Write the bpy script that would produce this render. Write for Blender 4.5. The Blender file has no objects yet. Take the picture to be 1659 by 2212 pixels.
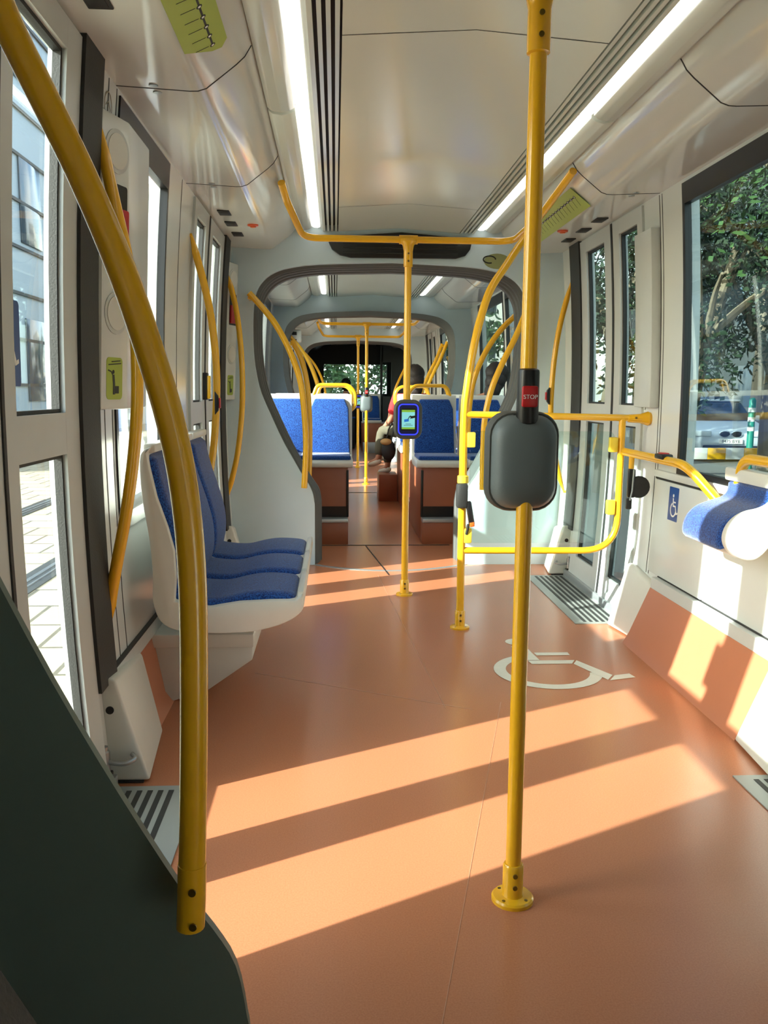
import bpy, bmesh, math, random
from mathutils import Vector, Matrix, Euler
random.seed(7)
S = bpy.context.scene
COL = S.collection
PI = math.pi

# ------------------------------------------------------------------ camera
def set_camera():
    yaw, pit, rol, f = math.radians(3.295), math.radians(8.005), math.radians(0.45), 1850.0
    F = Vector((math.sin(yaw)*math.cos(pit), math.cos(yaw)*math.cos(pit), -math.sin(pit)))
    R0 = Vector((math.cos(yaw), -math.sin(yaw), 0)); U0 = R0.cross(F)
    R = R0*math.cos(rol) + U0*math.sin(rol); U = R.cross(F)
    cd = bpy.data.cameras.new('camera'); cam = bpy.data.objects.new('camera', cd); COL.objects.link(cam)
    m = Matrix((R, U, -F)).transposed().to_4x4(); m.translation = Vector((0, 0, 1.15))
    cam.matrix_world = m
    cd.sensor_fit = 'VERTICAL'; cd.sensor_height = 36.0; cd.lens = 36.0*f/2212.0
    cd.clip_start = 0.02; cd.clip_end = 400
    S.camera = cam
set_camera()

# ------------------------------------------------------------------ light
S.view_settings.view_transform = 'Standard'; S.view_settings.look = 'None'
S.view_settings.gamma = 1.0; S.view_settings.use_curve_mapping = False
S.view_settings.exposure = 0.40
SUN_AZ, SUN_EL = math.radians(27.0), math.radians(25.0)
SUN_DIR = Vector((math.cos(SUN_AZ)*math.cos(SUN_EL), math.sin(SUN_AZ)*math.cos(SUN_EL), -math.sin(SUN_EL)))
sl = bpy.data.lights.new('sun', 'SUN'); sl.energy = 15.0; sl.angle = 0.011; sl.color = (1.0, 0.965, 0.91)
so = bpy.data.objects.new('sun', sl); COL.objects.link(so)
so.rotation_euler = SUN_DIR.to_track_quat('-Z', 'Y').to_euler()
W = bpy.data.worlds.new('sky'); S.world = W; W.use_nodes = True
nt = W.node_tree; nt.nodes.clear()
wo = nt.nodes.new('ShaderNodeOutputWorld'); bg = nt.nodes.new('ShaderNodeBackground')
tc = nt.nodes.new('ShaderNodeTexCoord'); sky = nt.nodes.new('ShaderNodeTexSky')
sky.sky_type = 'NISHITA'; sky.sun_disc = False; sky.sun_elevation = SUN_EL
sky.sun_rotation = math.atan2(-SUN_DIR.x, -SUN_DIR.y); sky.air_density = 1.0; sky.dust_density = 1.5
nz = nt.nodes.new('ShaderNodeTexNoise'); nz.inputs['Scale'].default_value = 3.2; nz.inputs['Detail'].default_value = 8
rp = nt.nodes.new('ShaderNodeValToRGB'); rp.color_ramp.elements[0].position = .42; rp.color_ramp.elements[1].position = .62
mx = nt.nodes.new('ShaderNodeMix'); mx.data_type = 'RGBA'
mx.inputs['B'].default_value = (6.0, 6.2, 6.4, 1)
nt.links.new(tc.outputs['Generated'], nz.inputs['Vector']); nt.links.new(nz.outputs['Fac'], rp.inputs['Fac'])
nt.links.new(rp.outputs['Color'], mx.inputs['Factor']); nt.links.new(sky.outputs['Color'], mx.inputs['A'])
nt.links.new(mx.outputs['Result'], bg.inputs['Color']); nt.links.new(bg.outputs['Background'], wo.inputs['Surface'])
bg.inputs['Strength'].default_value = 0.78
LAMP_STRENGTH = 2.0

# ------------------------------------------------------------------ materials
def lin(r, g, b):
    def c(v):
        v /= 255.0
        return v/12.92 if v <= .04045 else ((v+.055)/1.055)**2.4
    return (c(r), c(g), c(b), 1)
def mat(name, rgb, rough=.4, metal=0., spec=.5, var=0., vscale=20., bump=0., bscale=200., coat=0., emit=0.):
    m = bpy.data.materials.new(name); m.use_nodes = True
    t = m.node_tree; p = t.nodes['Principled BSDF']
    base = lin(*rgb)
    p.inputs['Base Color'].default_value = base; p.inputs['Roughness'].default_value = rough
    p.inputs['Metallic'].default_value = metal; p.inputs['Specular IOR Level'].default_value = spec
    if coat: p.inputs['Coat Weight'].default_value = coat; p.inputs['Coat Roughness'].default_value = .16
    if emit:
        p.inputs['Emission Color'].default_value = base; p.inputs['Emission Strength'].default_value = emit
    co = t.nodes.new('ShaderNodeTexCoord')
    n = t.nodes.new('ShaderNodeTexNoise'); n.inputs['Scale'].default_value = vscale; n.inputs['Detail'].default_value = 6
    t.links.new(co.outputs['Object'], n.inputs['Vector'])
    v = max(var, .015)
    x = t.nodes.new('ShaderNodeMix'); x.data_type = 'RGBA'
    x.inputs['A'].default_value = tuple(max(0, c*(1-v)) for c in base[:3])+(1,)
    x.inputs['B'].default_value = tuple(min(1, c*(1+v)) for c in base[:3])+(1,)
    t.links.new(n.outputs['Fac'], x.inputs['Factor']); t.links.new(x.outputs['Result'], p.inputs['Base Color'])
    if bump:
        n2 = t.nodes.new('ShaderNodeTexNoise'); n2.inputs['Scale'].default_value = bscale; n2.inputs['Detail'].default_value = 2
        t.links.new(co.outputs['Object'], n2.inputs['Vector'])
        b = t.nodes.new('ShaderNodeBump'); b.inputs['Strength'].default_value = bump; b.inputs['Distance'].default_value = .004
        t.links.new(n2.outputs['Fac'], b.inputs['Height']); t.links.new(b.outputs['Normal'], p.inputs['Normal'])
    return m
def glassmat(name, tint, refl=1.0):
    m = bpy.data.materials.new(name); m.use_nodes = True
    t = m.node_tree; t.nodes.clear()
    o = t.nodes.new('ShaderNodeOutputMaterial'); tr = t.nodes.new('ShaderNodeBsdfTransparent')
    gl = t.nodes.new('ShaderNodeBsdfGlossy'); ms = t.nodes.new('ShaderNodeMixShader')
    ge = t.nodes.new('ShaderNodeNewGeometry'); dt = t.nodes.new('ShaderNodeVectorMath'); dt.operation = 'DOT_PRODUCT'
    def mth(op, a, b=None):
        k = t.nodes.new('ShaderNodeMath'); k.operation = op
        for i, v in enumerate((a, b)):
            if v is None: continue
            if isinstance(v, (int, float)): k.inputs[i].default_value = v
            else: t.links.new(v, k.inputs[i])
        return k.outputs[0]
    t.links.new(ge.outputs['Incoming'], dt.inputs[0]); t.links.new(ge.outputs['Normal'], dt.inputs[1])
    c = mth('ABSOLUTE', dt.outputs['Value']); c = mth('SUBTRACT', 1.0, c); c = mth('POWER', c, 5.0)
    c = mth('MULTIPLY', c, .96); c = mth('ADD', c, .04); c = mth('MULTIPLY', c, refl)
    tr.inputs['Color'].default_value = tint; gl.inputs['Roughness'].default_value = .0
    t.links.new(c, ms.inputs[0])
    t.links.new(tr.outputs[0], ms.inputs[1]); t.links.new(gl.outputs[0], ms.inputs[2]); t.links.new(ms.outputs[0], o.inputs[0])
    return m
def fabricmat(name, a, b, scale=420.):
    m = mat(name, a, .9, spec=.15, bump=.5, bscale=500)
    t = m.node_tree; p = t.nodes['Principled BSDF']
    p.inputs['Sheen Weight'].default_value = .4
    n = t.nodes.new('ShaderNodeTexNoise'); n.inputs['Scale'].default_value = scale/2.2; n.inputs['Detail'].default_value = 3
    r = t.nodes.new('ShaderNodeValToRGB')
    r.color_ramp.elements[0].position = .40; r.color_ramp.elements[0].color = lin(*a)
    r.color_ramp.elements[1].position = .62; r.color_ramp.elements[1].color = lin(*b)
    co = t.nodes.new('ShaderNodeTexCoord'); t.links.new(co.outputs['Object'], n.inputs['Vector'])
    t.links.new(n.outputs['Fac'], r.inputs['Fac']); t.links.new(r.outputs['Color'], p.inputs['Base Color'])
    return m
M = dict(
    white=mat('white_panel', (214, 219, 216), .22, var=.03, vscale=3),
    soffit=mat('soffit_gloss_white', (214, 218, 214), .10, spec=.6, var=.02, vscale=3, bump=.04, bscale=3.5),
    ceil=mat('ceiling_white', (218, 225, 216), .18, var=.03, vscale=2),
    door=mat('door_frame_paint', (196, 201, 199), .35, var=.03),
    seatshell=mat('seat_shell_plastic', (214, 214, 206), .35, var=.03),
    grey=mat('portal_grey', (196, 214, 222), .45, var=.05, vscale=6),
    greyshade=mat('portal_grey_shaded', (98, 112, 106), .5, var=.05, vscale=6),  # portal grey darkened: the near panel's shade is put into the colour
    rubber=mat('dark_rubber', (38, 39, 38), .6, bump=.2),
    bellow=mat('bellows_grey', (84, 87, 86), .6, var=.1),
    black=mat('black_plastic', (18, 18, 19), .35),
    slot=mat('dark_slot', (32, 31, 30), .6),
    yellow=mat('yellow_paint', (238, 180, 30), .22, coat=.4, var=.03),
    yplastic=mat('pale_yellow_plastic', (236, 206, 60), .35),
    orange=mat('orange_tip', (214, 96, 30), .4),
    screw=mat('screw_steel', (120, 100, 40), .3, metal=.7),
    steel=mat('brushed_steel', (170, 172, 172), .3, metal=.9),
    alum=mat('aluminium_trim', (176, 182, 184), .35, metal=.6),
    kick=mat('kick_panel_brown', (190, 120, 86), .35, var=.06, vscale=4),
    podium=mat('podium_brown', (150, 84, 56), .35, var=.06, vscale=5),
    blue=fabricmat('blue_moquette', (10, 40, 104), (36, 92, 172)),
    grey_plastic=mat('charcoal_plastic', (100, 110, 112), .42, bump=.12, bscale=900),
    rim_plastic=mat('charcoal_rim', (72, 74, 71), .5),
    red=mat('red_plastic', (186, 30, 34), .35),
    screen=mat('lcd_screen', (120, 190, 196), .2, emit=.55),
    screengreen=mat('lcd_green_band', (120, 170, 60), .3, emit=.4),
    screenblue=mat('lcd_card_blue', (30, 104, 190), .3, emit=.4),
    bluering=mat('blue_light_ring', (50, 60, 230), .3, emit=.9),
    navy=mat('navy_plastic', (20, 24, 84), .3),
    sign=mat('sign_blue', (32, 78, 150), .35),
    ink=mat('white_ink', (240, 240, 236), .45),
    floorink=mat('floor_white_paint', (226, 224, 210), .4, var=.08, vscale=30),
    green=mat('sticker_green', (164, 184, 62), .35),
    olive=mat('sticker_olive', (142, 146, 96), .5),
    blackink=mat('black_ink', (22, 24, 20), .5),
    warmred=mat('orange_lamp', (220, 90, 50), .3),
    lamp=mat('lamp_diffuser', (255, 252, 244), .4, emit=LAMP_STRENGTH),
    grate=mat('threshold_plate', (158, 163, 158), .4, metal=.2),
    gratedark=mat('threshold_rubber', (46, 48, 46), .6),
    glass=glassmat('window_glass', (.90, .95, .93, 1)),
    glassd=glassmat('tinted_window_glass', (.60, .68, .65, 1), .9),
    screen_glass=glassmat('screen_glass', (.90, .97, .95, 1)),
    dark=mat('front_section_dim', (46, 50, 50), .6),  # dim light of the front section put into this dark colour
    skin=mat('skin', (196, 140, 110), .55), hair=mat('dark_hair', (28, 18, 14), .6, bump=.5, bscale=90),
    shirtred=mat('red_white_top', (205, 40, 44), .85), shirtwhite=mat('white_cloth', (230, 228, 222), .85),
    trousers=mat('olive_trousers', (92, 88, 72), .9), jacket=mat('dark_jacket', (40, 38, 44), .9),
    shoe=mat('white_shoe', (224, 220, 206), .6), bag=mat('dark_bag', (34, 32, 30), .7), tan=mat('tan_leather', (178, 140, 84), .6),
    pave=mat('pave', (214, 204, 178), .8), road=mat('road', (104, 104, 102), .9, var=.1),
    bark=mat('bark', (128, 116, 98), .9, var=.25, vscale=8, bump=.6, bscale=20),
    leaf=mat('leaf_green', (50, 82, 34), .6, var=.35, vscale=2.5), leafd=mat('leaf_dark', (28, 50, 26), .6, var=.35, vscale=2.5),
    bldblue=mat('facade_grey', (140, 156, 166), .5, var=.06, vscale=1), bldwhite=mat('facade_white', (226, 222, 212), .8, var=.04),
    bldpink=mat('facade_brick', (120, 84, 70), .9, var=.1), bldbackdrop=mat('facade_dull', (58, 64, 66), .8, var=.1),
    winpane=mat('house_window', (48, 62, 74), .1), carpaint=mat('silver_car_paint', (196, 204, 212), .3, metal=.15),
    carglass=mat('car_glass', (30, 38, 42), .05), tyre=mat('tyre', (22, 22, 22), .8), lens=mat('headlight', (210, 220, 226), .1),
    chrome=mat('chrome', (210, 212, 214), .12, metal=1.), teal=mat('teal_paint', (20, 130, 110), .5),
)
def floor_mat():
    m = mat('floor_vinyl', (190, 112, 78), .26, spec=.36, var=.05, vscale=2.2)
    t = m.node_tree; p = t.nodes['Principled BSDF']; co = t.nodes.new('ShaderNodeTexCoord')
    n = t.nodes.new('ShaderNodeTexNoise'); n.inputs['Scale'].default_value = 260; n.inputs['Detail'].default_value = 2
    r = t.nodes.new('ShaderNodeValToRGB'); r.color_ramp.elements[0].position = .3; r.color_ramp.elements[0].color = lin(180, 114, 80)
    r.color_ramp.elements[1].position = .7; r.color_ramp.elements[1].color = lin(192, 125, 89)
    t.links.new(co.outputs['Object'], n.inputs['Vector']); t.links.new(n.outputs['Fac'], r.inputs['Fac'])
    t.links.new(r.outputs['Color'], p.inputs['Base Color'])
    return m
M['floor'] = floor_mat()
def pave_mat():
    m = M['pave']; t = m.node_tree; p = t.nodes['Principled BSDF']; co = t.nodes.new('ShaderNodeTexCoord')
    b = t.nodes.new('ShaderNodeTexBrick'); b.inputs['Scale'].default_value = 1.0
    b.inputs['Brick Width'].default_value = .4; b.inputs['Row Height'].default_value = .4; b.inputs['Mortar Size'].default_value = .012
    b.inputs['Color1'].default_value = lin(168, 158, 132); b.inputs['Color2'].default_value = lin(154, 145, 122); b.inputs['Mortar'].default_value = lin(84, 80, 68)
    t.links.new(co.outputs['Object'], b.inputs['Vector']); t.links.new(b.outputs['Color'], p.inputs['Base Color'])
pave_mat()
def striped_shirt():
    m = M['shirtred']; t = m.node_tree; p = t.nodes['Principled BSDF']; co = t.nodes.new('ShaderNodeTexCoord')
    s = t.nodes.new('ShaderNodeSeparateXYZ'); r = t.nodes.new('ShaderNodeValToRGB'); r.color_ramp.interpolation = 'CONSTANT'
    mp = t.nodes.new('ShaderNodeMapRange'); mp.inputs['From Min'].default_value = 0.; mp.inputs['From Max'].default_value = .6
    r.color_ramp.elements[0].color = lin(232, 228, 222); r.color_ramp.elements[1].position = .68; r.color_ramp.elements[1].color = lin(205, 40, 44)
    t.links.new(co.outputs['Object'], s.inputs[0]); t.links.new(s.outputs['Z'], mp.inputs[0]); t.links.new(mp.outputs[0], r.inputs[0])
    t.links.new(r.outputs[0], p.inputs['Base Color'])
striped_shirt()

# ------------------------------------------------------------------ mesh helpers
def catmull(pts, n=8):
    P = [Vector(p) for p in pts]
    if len(P) < 3: return P
    out = []
    E_ = [P[0]*2-P[1]] + P + [P[-1]*2-P[-2]]
    for i in range(1, len(E_)-2):
        a, b, c, d = E_[i-1], E_[i], E_[i+1], E_[i+2]
        for k in range(n):
            t = k/n
            out.append(.5*((2*b)+(c-a)*t+(2*a-5*b+4*c-d)*t*t+(3*b-a-3*c+d)*t**3))
    out.append(P[-1]); return out
def fillet(pts, r=.06, n=6):
    P = [Vector(p) for p in pts]; out = [P[0]]
    for i in range(1, len(P)-1):
        a, b, c = P[i-1], P[i], P[i+1]
        d1, d2 = (a-b), (c-b); q = min(r, d1.length*.45, d2.length*.45)
        s, e = b+d1.normalized()*q, b+d2.normalized()*q
        for k in range(n+1):
            t = k/n; out.append((1-t)**2*s+2*t*(1-t)*b+t*t*e)
    out.append(P[-1]); return out
class MB:
    def __init__(self): self.v = []; self.f = []; self.m = []; self.mi = 0
    def quad(self, *ids): self.f.append(tuple(ids)); self.m.append(self.mi)
    def addv(self, pts):
        i = len(self.v); self.v += [tuple(p) for p in pts]; return i
    def poly(self, pts):
        i = self.addv(pts); self.quad(*range(i, i+len(pts)))
    def from_bm(self, b):
        b.verts.ensure_lookup_table(); b.verts.index_update()
        i = self.addv([v.co for v in b.verts])
        for f in b.faces: self.quad(*[i+v.index for v in f.verts])
        b.free()
    def box(self, x0, x1, y0, y1, z0, z1, bev=0, seg=2, mtx=None):
        b = bmesh.new(); bmesh.ops.create_cube(b, size=1)
        for v in b.verts: v.co = Vector(((x0+x1)/2+v.co.x*(x1-x0), (y0+y1)/2+v.co.y*(y1-y0), (z0+z1)/2+v.co.z*(z1-z0)))
        if bev: bmesh.ops.bevel(b, geom=list(b.edges), offset=bev, segments=seg, affect='EDGES', profile=.5)
        if mtx is not None: bmesh.ops.transform(b, matrix=mtx, verts=b.verts)
        self.from_bm(b)
    def prism(self, A, B, bev=0, seg=2):
        """two matching 3D outlines joined into a closed solid"""
        b = bmesh.new(); n = len(A)
        va = [b.verts.new(p) for p in A]; vb = [b.verts.new(p) for p in B]
        b.faces.new(va); b.faces.new(vb[::-1])
        for i in range(n): b.faces.new((va[i], vb[i], vb[(i+1) % n], va[(i+1) % n]))
        bmesh.ops.recalc_face_normals(b, faces=b.faces)
        if bev: bmesh.ops.bevel(b, geom=list(b.edges), offset=bev, segments=seg, affect='EDGES', profile=.5)
        self.from_bm(b)
    def extrude_y(self, prof, y0, y1, bev=0, seg=2):
        self.prism([(x, y0, z) for x, z in prof], [(x, y1, z) for x, z in prof], bev, seg)
    def strip_y(self, prof, y0, y1):
        """open sheet: profile in xz swept along y"""
        i = self.addv([(x, y0, z) for x, z in prof]); j = self.addv([(x, y1, z) for x, z in prof])
        for k in range(len(prof)-1): self.quad(i+k, i+k+1, j+k+1, j+k)
    def tube(self, pts, r=.02, n=14, cap=True):
        P = [Vector(p) for p in pts]; R = r if isinstance(r, (list, tuple)) else [r]*len(P)
        T = []
        for i in range(len(P)):
            a = P[max(i-1, 0)]; c = P[min(i+1, len(P)-1)]; T.append((c-a).normalized())
        up = Vector((0, 0, 1)) if abs(T[0].z) < .9 else Vector((1, 0, 0))
        N = (up-T[0]*up.dot(T[0])).normalized(); rings = []
        for i in range(len(P)):
            N = (N-T[i]*N.dot(T[i])).normalized(); Bn = T[i].cross(N)
            rings.append(self.addv([P[i]+(N*math.cos(2*PI*k/n)+Bn*math.sin(2*PI*k/n))*R[i] for k in range(n)]))
        for a, b in zip(rings, rings[1:]):
            for k in range(n): self.quad(a+k, a+(k+1) % n, b+(k+1) % n, b+k)
        if cap:
            self.quad(*[rings[0]+k for k in range(n)][::-1]); self.quad(*[rings[-1]+k for k in range(n)])
    def lathe(self, prof, origin=(0, 0, 0), axis='z', n=24):
        rings = []
        for r, h in prof:
            pts = []
            for k in range(n):
                a = 2*PI*k/n; c, s = r*math.cos(a), r*math.sin(a)
                p = (c, s, h) if axis == 'z' else ((h, c, s) if axis == 'x' else (c, h, s))
                pts.append((origin[0]+p[0], origin[1]+p[1], origin[2]+p[2]))
            rings.append(self.addv(pts))
        for a, b in zip(rings, rings[1:]):
            for k in range(n): self.quad(a+k, a+(k+1) % n, b+(k+1) % n, b+k)
        self.quad(*[rings[0]+k for k in range(n)][::-1]); self.quad(*[rings[-1]+k for k in range(n)])
    def ell(self, c, r, mtx=None, u=16, v=10):
        b = bmesh.new(); bmesh.ops.create_uvsphere(b, u_segments=u, v_segments=v, radius=1)
        for w in b.verts: w.co = Vector((w.co.x*r[0], w.co.y*r[1], w.co.z*r[2]))
        if mtx is not None: bmesh.ops.transform(b, matrix=mtx, verts=b.verts)
        bmesh.ops.translate(b, vec=Vector(c), verts=b.verts); self.from_bm(b)
    def build(self, name, material, parent=None, sharp=35, smooth=True):
        me = bpy.data.meshes.new(name); me.from_pydata(self.v, [], self.f)
        mats = material if isinstance(material, (list, tuple)) else [material]
        for q in mats: me.materials.append(q)
        for p, i in zip(me.polygons, self.m): p.material_index = i
        me.validate(); me.update()
        b = bmesh.new(); b.from_mesh(me); bmesh.ops.recalc_face_normals(b, faces=b.faces); b.to_mesh(me); b.free()
        if smooth:
            for p in me.polygons: p.use_smooth = True
            me.set_sharp_from_angle(angle=math.radians(sharp))
        return link(name, me, parent)
def link(name, me, parent=None):
    o = bpy.data.objects.new(name, me); COL.objects.link(o)
    if parent is not None:
        o.parent = parent; o.matrix_parent_inverse = Matrix.Translation(parent_world(parent)).inverted()
    return o
def parent_world(p):
    v = Vector(p.location); q = p.parent
    return v
def tag(o, label, cat, group=None, kind=None):
    o['label'] = label; o['category'] = cat
    if group: o['group'] = group
    if kind: o['kind'] = kind
    return o
def thing(name, label, cat, loc=(0, 0, 0), group=None):
    o = bpy.data.objects.new(name, None); COL.objects.link(o); o.location = loc; o.empty_display_size = .05
    return tag(o, label, cat, group)
def struct(o, label=None):
    o['kind'] = 'structure'
    if label: o['label'] = label
    return o
def copy_tree(o, off, parent=None, pw=None):
    """copy a thing with its parts and sub-parts, moved by off (meshes hold world coordinates)"""
    c = o.copy(); COL.objects.link(c)
    if parent is None:
        c.location = Vector(o.location)+Vector(off)
    else:
        c.parent = parent; c.matrix_parent_inverse = o.matrix_parent_inverse.copy(); c.location = o.location
    for ch in list(o.children): copy_tree(ch, off, c)
    return c
class Plane2D:
    def __init__(self, o, u, v, n=None, lift=.0):
        self.o = Vector(o); self.u = Vector(u).normalized(); self.v = Vector(v).normalized()
        self.n = (Vector(n) if n else self.u.cross(self.v)).normalized(); self.o = self.o+self.n*lift
    def __call__(self, a, b): return self.o+self.u*a+self.v*b
    def lifted(self, d):
        return Plane2D(self.o+self.n*d, self.u, self.v, self.n)
def slabpoly(mb, pl, pts, t=.0015):
    A = [pl(a, b) for a, b in pts]; B = [p+pl.n*t for p in A]
    mb.prism(A, B)
def disc2(c, r, n=20): return [(c[0]+r*math.cos(2*PI*k/n), c[1]+r*math.sin(2*PI*k/n)) for k in range(n)]
def rrect(x0, y0, x1, y1, r, n=5):
    out = []
    for cx_, cy_, a0 in ((x1-r, y1-r, 0), (x0+r, y1-r, 90), (x0+r, y0+r, 180), (x1-r, y0+r, 270)):
        for k in range(n+1):
            a = math.radians(a0+90*k/n); out.append((cx_+r*math.cos(a), cy_+r*math.sin(a)))
    return out
def thick2(mb, pl, pts, w, t=.0015):
    for (a, b), (c, d) in zip(pts, pts[1:]):
        L = math.hypot(c-a, d-b)
        if L < 1e-6: continue
        nx, ny = -(d-b)/L*w/2, (c-a)/L*w/2
        slabpoly(mb, pl, [(a+nx, b+ny), (a-nx, b-ny), (c-nx, d-ny), (c+nx, d+ny)], t)
def ribbon2(mb, pl, pts, w, t=.0015):
    """one continuous stroke"""
    L, R = [], []
    for i, p in enumerate(pts):
        a = pts[max(i-1, 0)]; c = pts[min(i+1, len(pts)-1)]
        l = math.hypot(c[0]-a[0], c[1]-a[1]) or 1
        nx, ny = -(c[1]-a[1])/l*w/2, (c[0]-a[0])/l*w/2
        L.append((p[0]+nx, p[1]+ny)); R.append((p[0]-nx, p[1]-ny))
    for i in range(len(pts)-1): slabpoly(mb, pl, [L[i], R[i], R[i+1], L[i+1]], t)
def wheelchair(mb, pl, s, t=.0015):
    q = lambda pts: [(a*s, b*s) for a, b in pts]
    slabpoly(mb, pl, q(disc2((.40, .94), .075)), t)
    W = .085; R0, R1 = .30-W*.45, .30+W*.45; cx, cy = .47, .31
    arc = [(cx+R1*math.cos(math.radians(a)), cy+R1*math.sin(math.radians(a))) for a in range(118, 351, 8)]+[(cx+R0*math.cos(math.radians(a)), cy+R0*math.sin(math.radians(a))) for a in range(350, 117, -8)]
    n = len(arc)//2
    for k in range(n-1): slabpoly(mb, pl, q([arc[k], arc[k+1], arc[2*n-2-k], arc[2*n-1-k]]), t)
    # back, seat, arm and leg as one outline
    slabpoly(mb, pl, q([(.345, .83), (.445, .83), (.455, .68), (.47, .525), (.39, .525)]), t)
    slabpoly(mb, pl, q([(.475, .625), (.70, .625), (.70, .685), (.470, .685)]), t)
    slabpoly(mb, pl, q([(.392, .515), (.40, .445), (.665, .445), (.70, .515)]), t)
    slabpoly(mb, pl, q([(.712, .51), (.675, .44), (.80, .125), (.855, .21)]), t*1.4)
    slabpoly(mb, pl, q([(.868, .205), (.81, .115), (.985, .165), (.97, .235)]), t*1.4)
def text_part(body, size, material, pl, parent, name='lettering', depth=.0008, align='CENTER'):
    cu = bpy.data.curves.new(name, 'FONT'); cu.body = body; cu.size = size; cu.align_x = align; cu.align_y = 'CENTER'; cu.extrude = depth
    o = bpy.data.objects.new(name, cu); COL.objects.link(o); bpy.context.view_layer.update()
    me = bpy.data.meshes.new_from_object(o.evaluated_get(bpy.context.evaluated_depsgraph_get()))
    bpy.data.objects.remove(o)
    m = Matrix((pl.u, pl.v, pl.n)).transposed().to_4x4(); m.translation = pl.o
    me.transform(m); me.materials.clear(); me.materials.append(material)
    return link(name, me, parent)

# ------------------------------------------------------------------ vehicle section
XC = .405
def xs(z, s, off=0.):
    if s < 0: return -(.70-.045*(z-1)**2)+off
    return 1.515-.045*(z-1)**2-off
def side_slab(mb, s, y0, y1, z0, z1, off=0., th=.05, n=None, bev=0):
    """slab following the bulging side wall; inner face 'off' inside the wall line"""
    n = n or max(2, int((z1-z0)/.15))
    zs = [z0+(z1-z0)*k/n for k in range(n+1)]
    prof = [(xs(z, s, off), z) for z in zs]+[(xs(z, s, off-th), z) for z in reversed(zs)]
    mb.extrude_y(prof, y0, y1, bev)
def side_plane(s, y, z, off):
    """drawing plane on the side wall, u along +y seen from inside, v up"""
    o = Vector((xs(z, s, off), y, z)); sl_ = .09*(z-1)
    vv = Vector((-s*sl_, 0, 1)).normalized()
    u = Vector((0, 1, 0)) if s < 0 else Vector((0, -1, 0))
    return Plane2D(o, u, vv, (-s, 0, 0))
SIDE = {-1: 'left', 1: 'right'}
# ceiling section, left to centre line
def ceil_profile():
    half = [(-.68, 2.045), (-.42, 2.035), (-.385, 2.042), (-.285, 2.13), (-.255, 2.165), (-.235, 2.195)]
    return half
WALL_TOP = 2.12
FLOOR_Y0, FLOOR_Y1 = -3.0, 20.2

# floor ---------------------------------------------------------------
mb = MB(); mb.box(-.80, 1.62, FLOOR_Y0, FLOOR_Y1, -.10, 0)
floor = struct(mb.build('floor', M['floor']), 'orange brown vinyl tram floor')
mb = MB()
pl = Plane2D((0, 0, .0003), (1, 0, 0), (0, 1, 0))
for a, b, w in [((.10, 1.05), (.62, 3.05), .0016), ((.405, 3.0), (.27, 5.3), .002), ((-.33, 3.42), (.50, 2.98), .004)]:
    thick2(mb, pl, [a, b], w, .0004)
mb.build('floor_seam', mat('seam_line', (196, 140, 108), .4), floor)

def ceiling_section(y0, y1, dark=False):
    """white vaulted ceiling with lowered side soffits, grooves and light strips"""
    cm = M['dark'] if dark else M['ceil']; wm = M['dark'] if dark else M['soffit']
    mb = MB()
    # centre panel, gently pitched, underside z 2.15..2.18
    mb.extrude_y([(.02, 2.152), (.10, 2.158), (XC, 2.178), (.71, 2.158), (.79, 2.152), (.79, 2.30), (.02, 2.30)], y0, y1)
    # ribs between the air grooves
    for s in (-1, 1):
        for a, b in ((.392, .405), (.417, .430), (.442, .455), (.467, .482)):
            x0, x1 = sorted((XC+s*a, XC+s*b)); mb.box(x0, x1, y0, y1, 2.153, 2.30)
        # housing beside the lamp
        A = [(XC+s*x, z) for x, z in ((.482, 2.158), (.482, 2.31), (.64, 2.31), (.64, 2.19), (.625, 2.198), (.60, 2.205), (.575, 2.205), (.575, 2.19), (.50, 2.175))]
        mb.extrude_y(A, y0, y1)
    c = struct(mb.build('ceiling', cm), 'white vaulted ceiling panel')
    mb = MB()
    mb.box(-.10, .91, y0, y1, 2.19, 2.21)
    mb.build('air_slot', M['slot'], c)
    mb = MB()
    ys = [y for y in (2.6, 4.9, 11.2, 13.4) if y0 < y < y1]
    for y in ys:
        A = [(.02, y, 2.1515), (XC, y, 2.1775), (.79, y, 2.1515)]
        B = [(x, y+.004, z) for x, y, z in A]
        mb.poly([A[0], A[1], B[1], B[0]]); mb.poly([A[1], A[2], B[2], B[1]])
    if ys: mb.build('panel_joint', M['slot'], c)
    for s in (-1, 1):
        mb = MB()
        prof = [(1.10, 2.048), (.84, 2.036), (.815, 2.037), (.79, 2.045), (.70, 2.115), (.675, 2.138), (.655, 2.17), (.64, 2.20), (.64, 2.31), (1.10, 2.31)]
        prof = [(XC+s*x, z) for x, z in prof]
        mb.extrude_y(prof, y0, y1)
        t = struct(mb.build('ceiling', wm), 'glossy white side soffit')
        mb = MB()
        for y in (y0+1.81, y0+3.02):
            if y > y1: continue
            A = [(1.06, 2.0462), (.84, 2.036), (.815, 2.037), (.79, 2.045), (.70, 2.115), (.675, 2.138), (.655, 2.17)]
            C_ = [(XC+s*x, z) for x, z in A]+[(XC+s*(x-.0012), z-.0012) for x, z in reversed(A)]
            mb.extrude_y(C_, y, y+.005)
        if y1-y0 > 3: mb.build('panel_joint', M['slot'], t)
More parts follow.
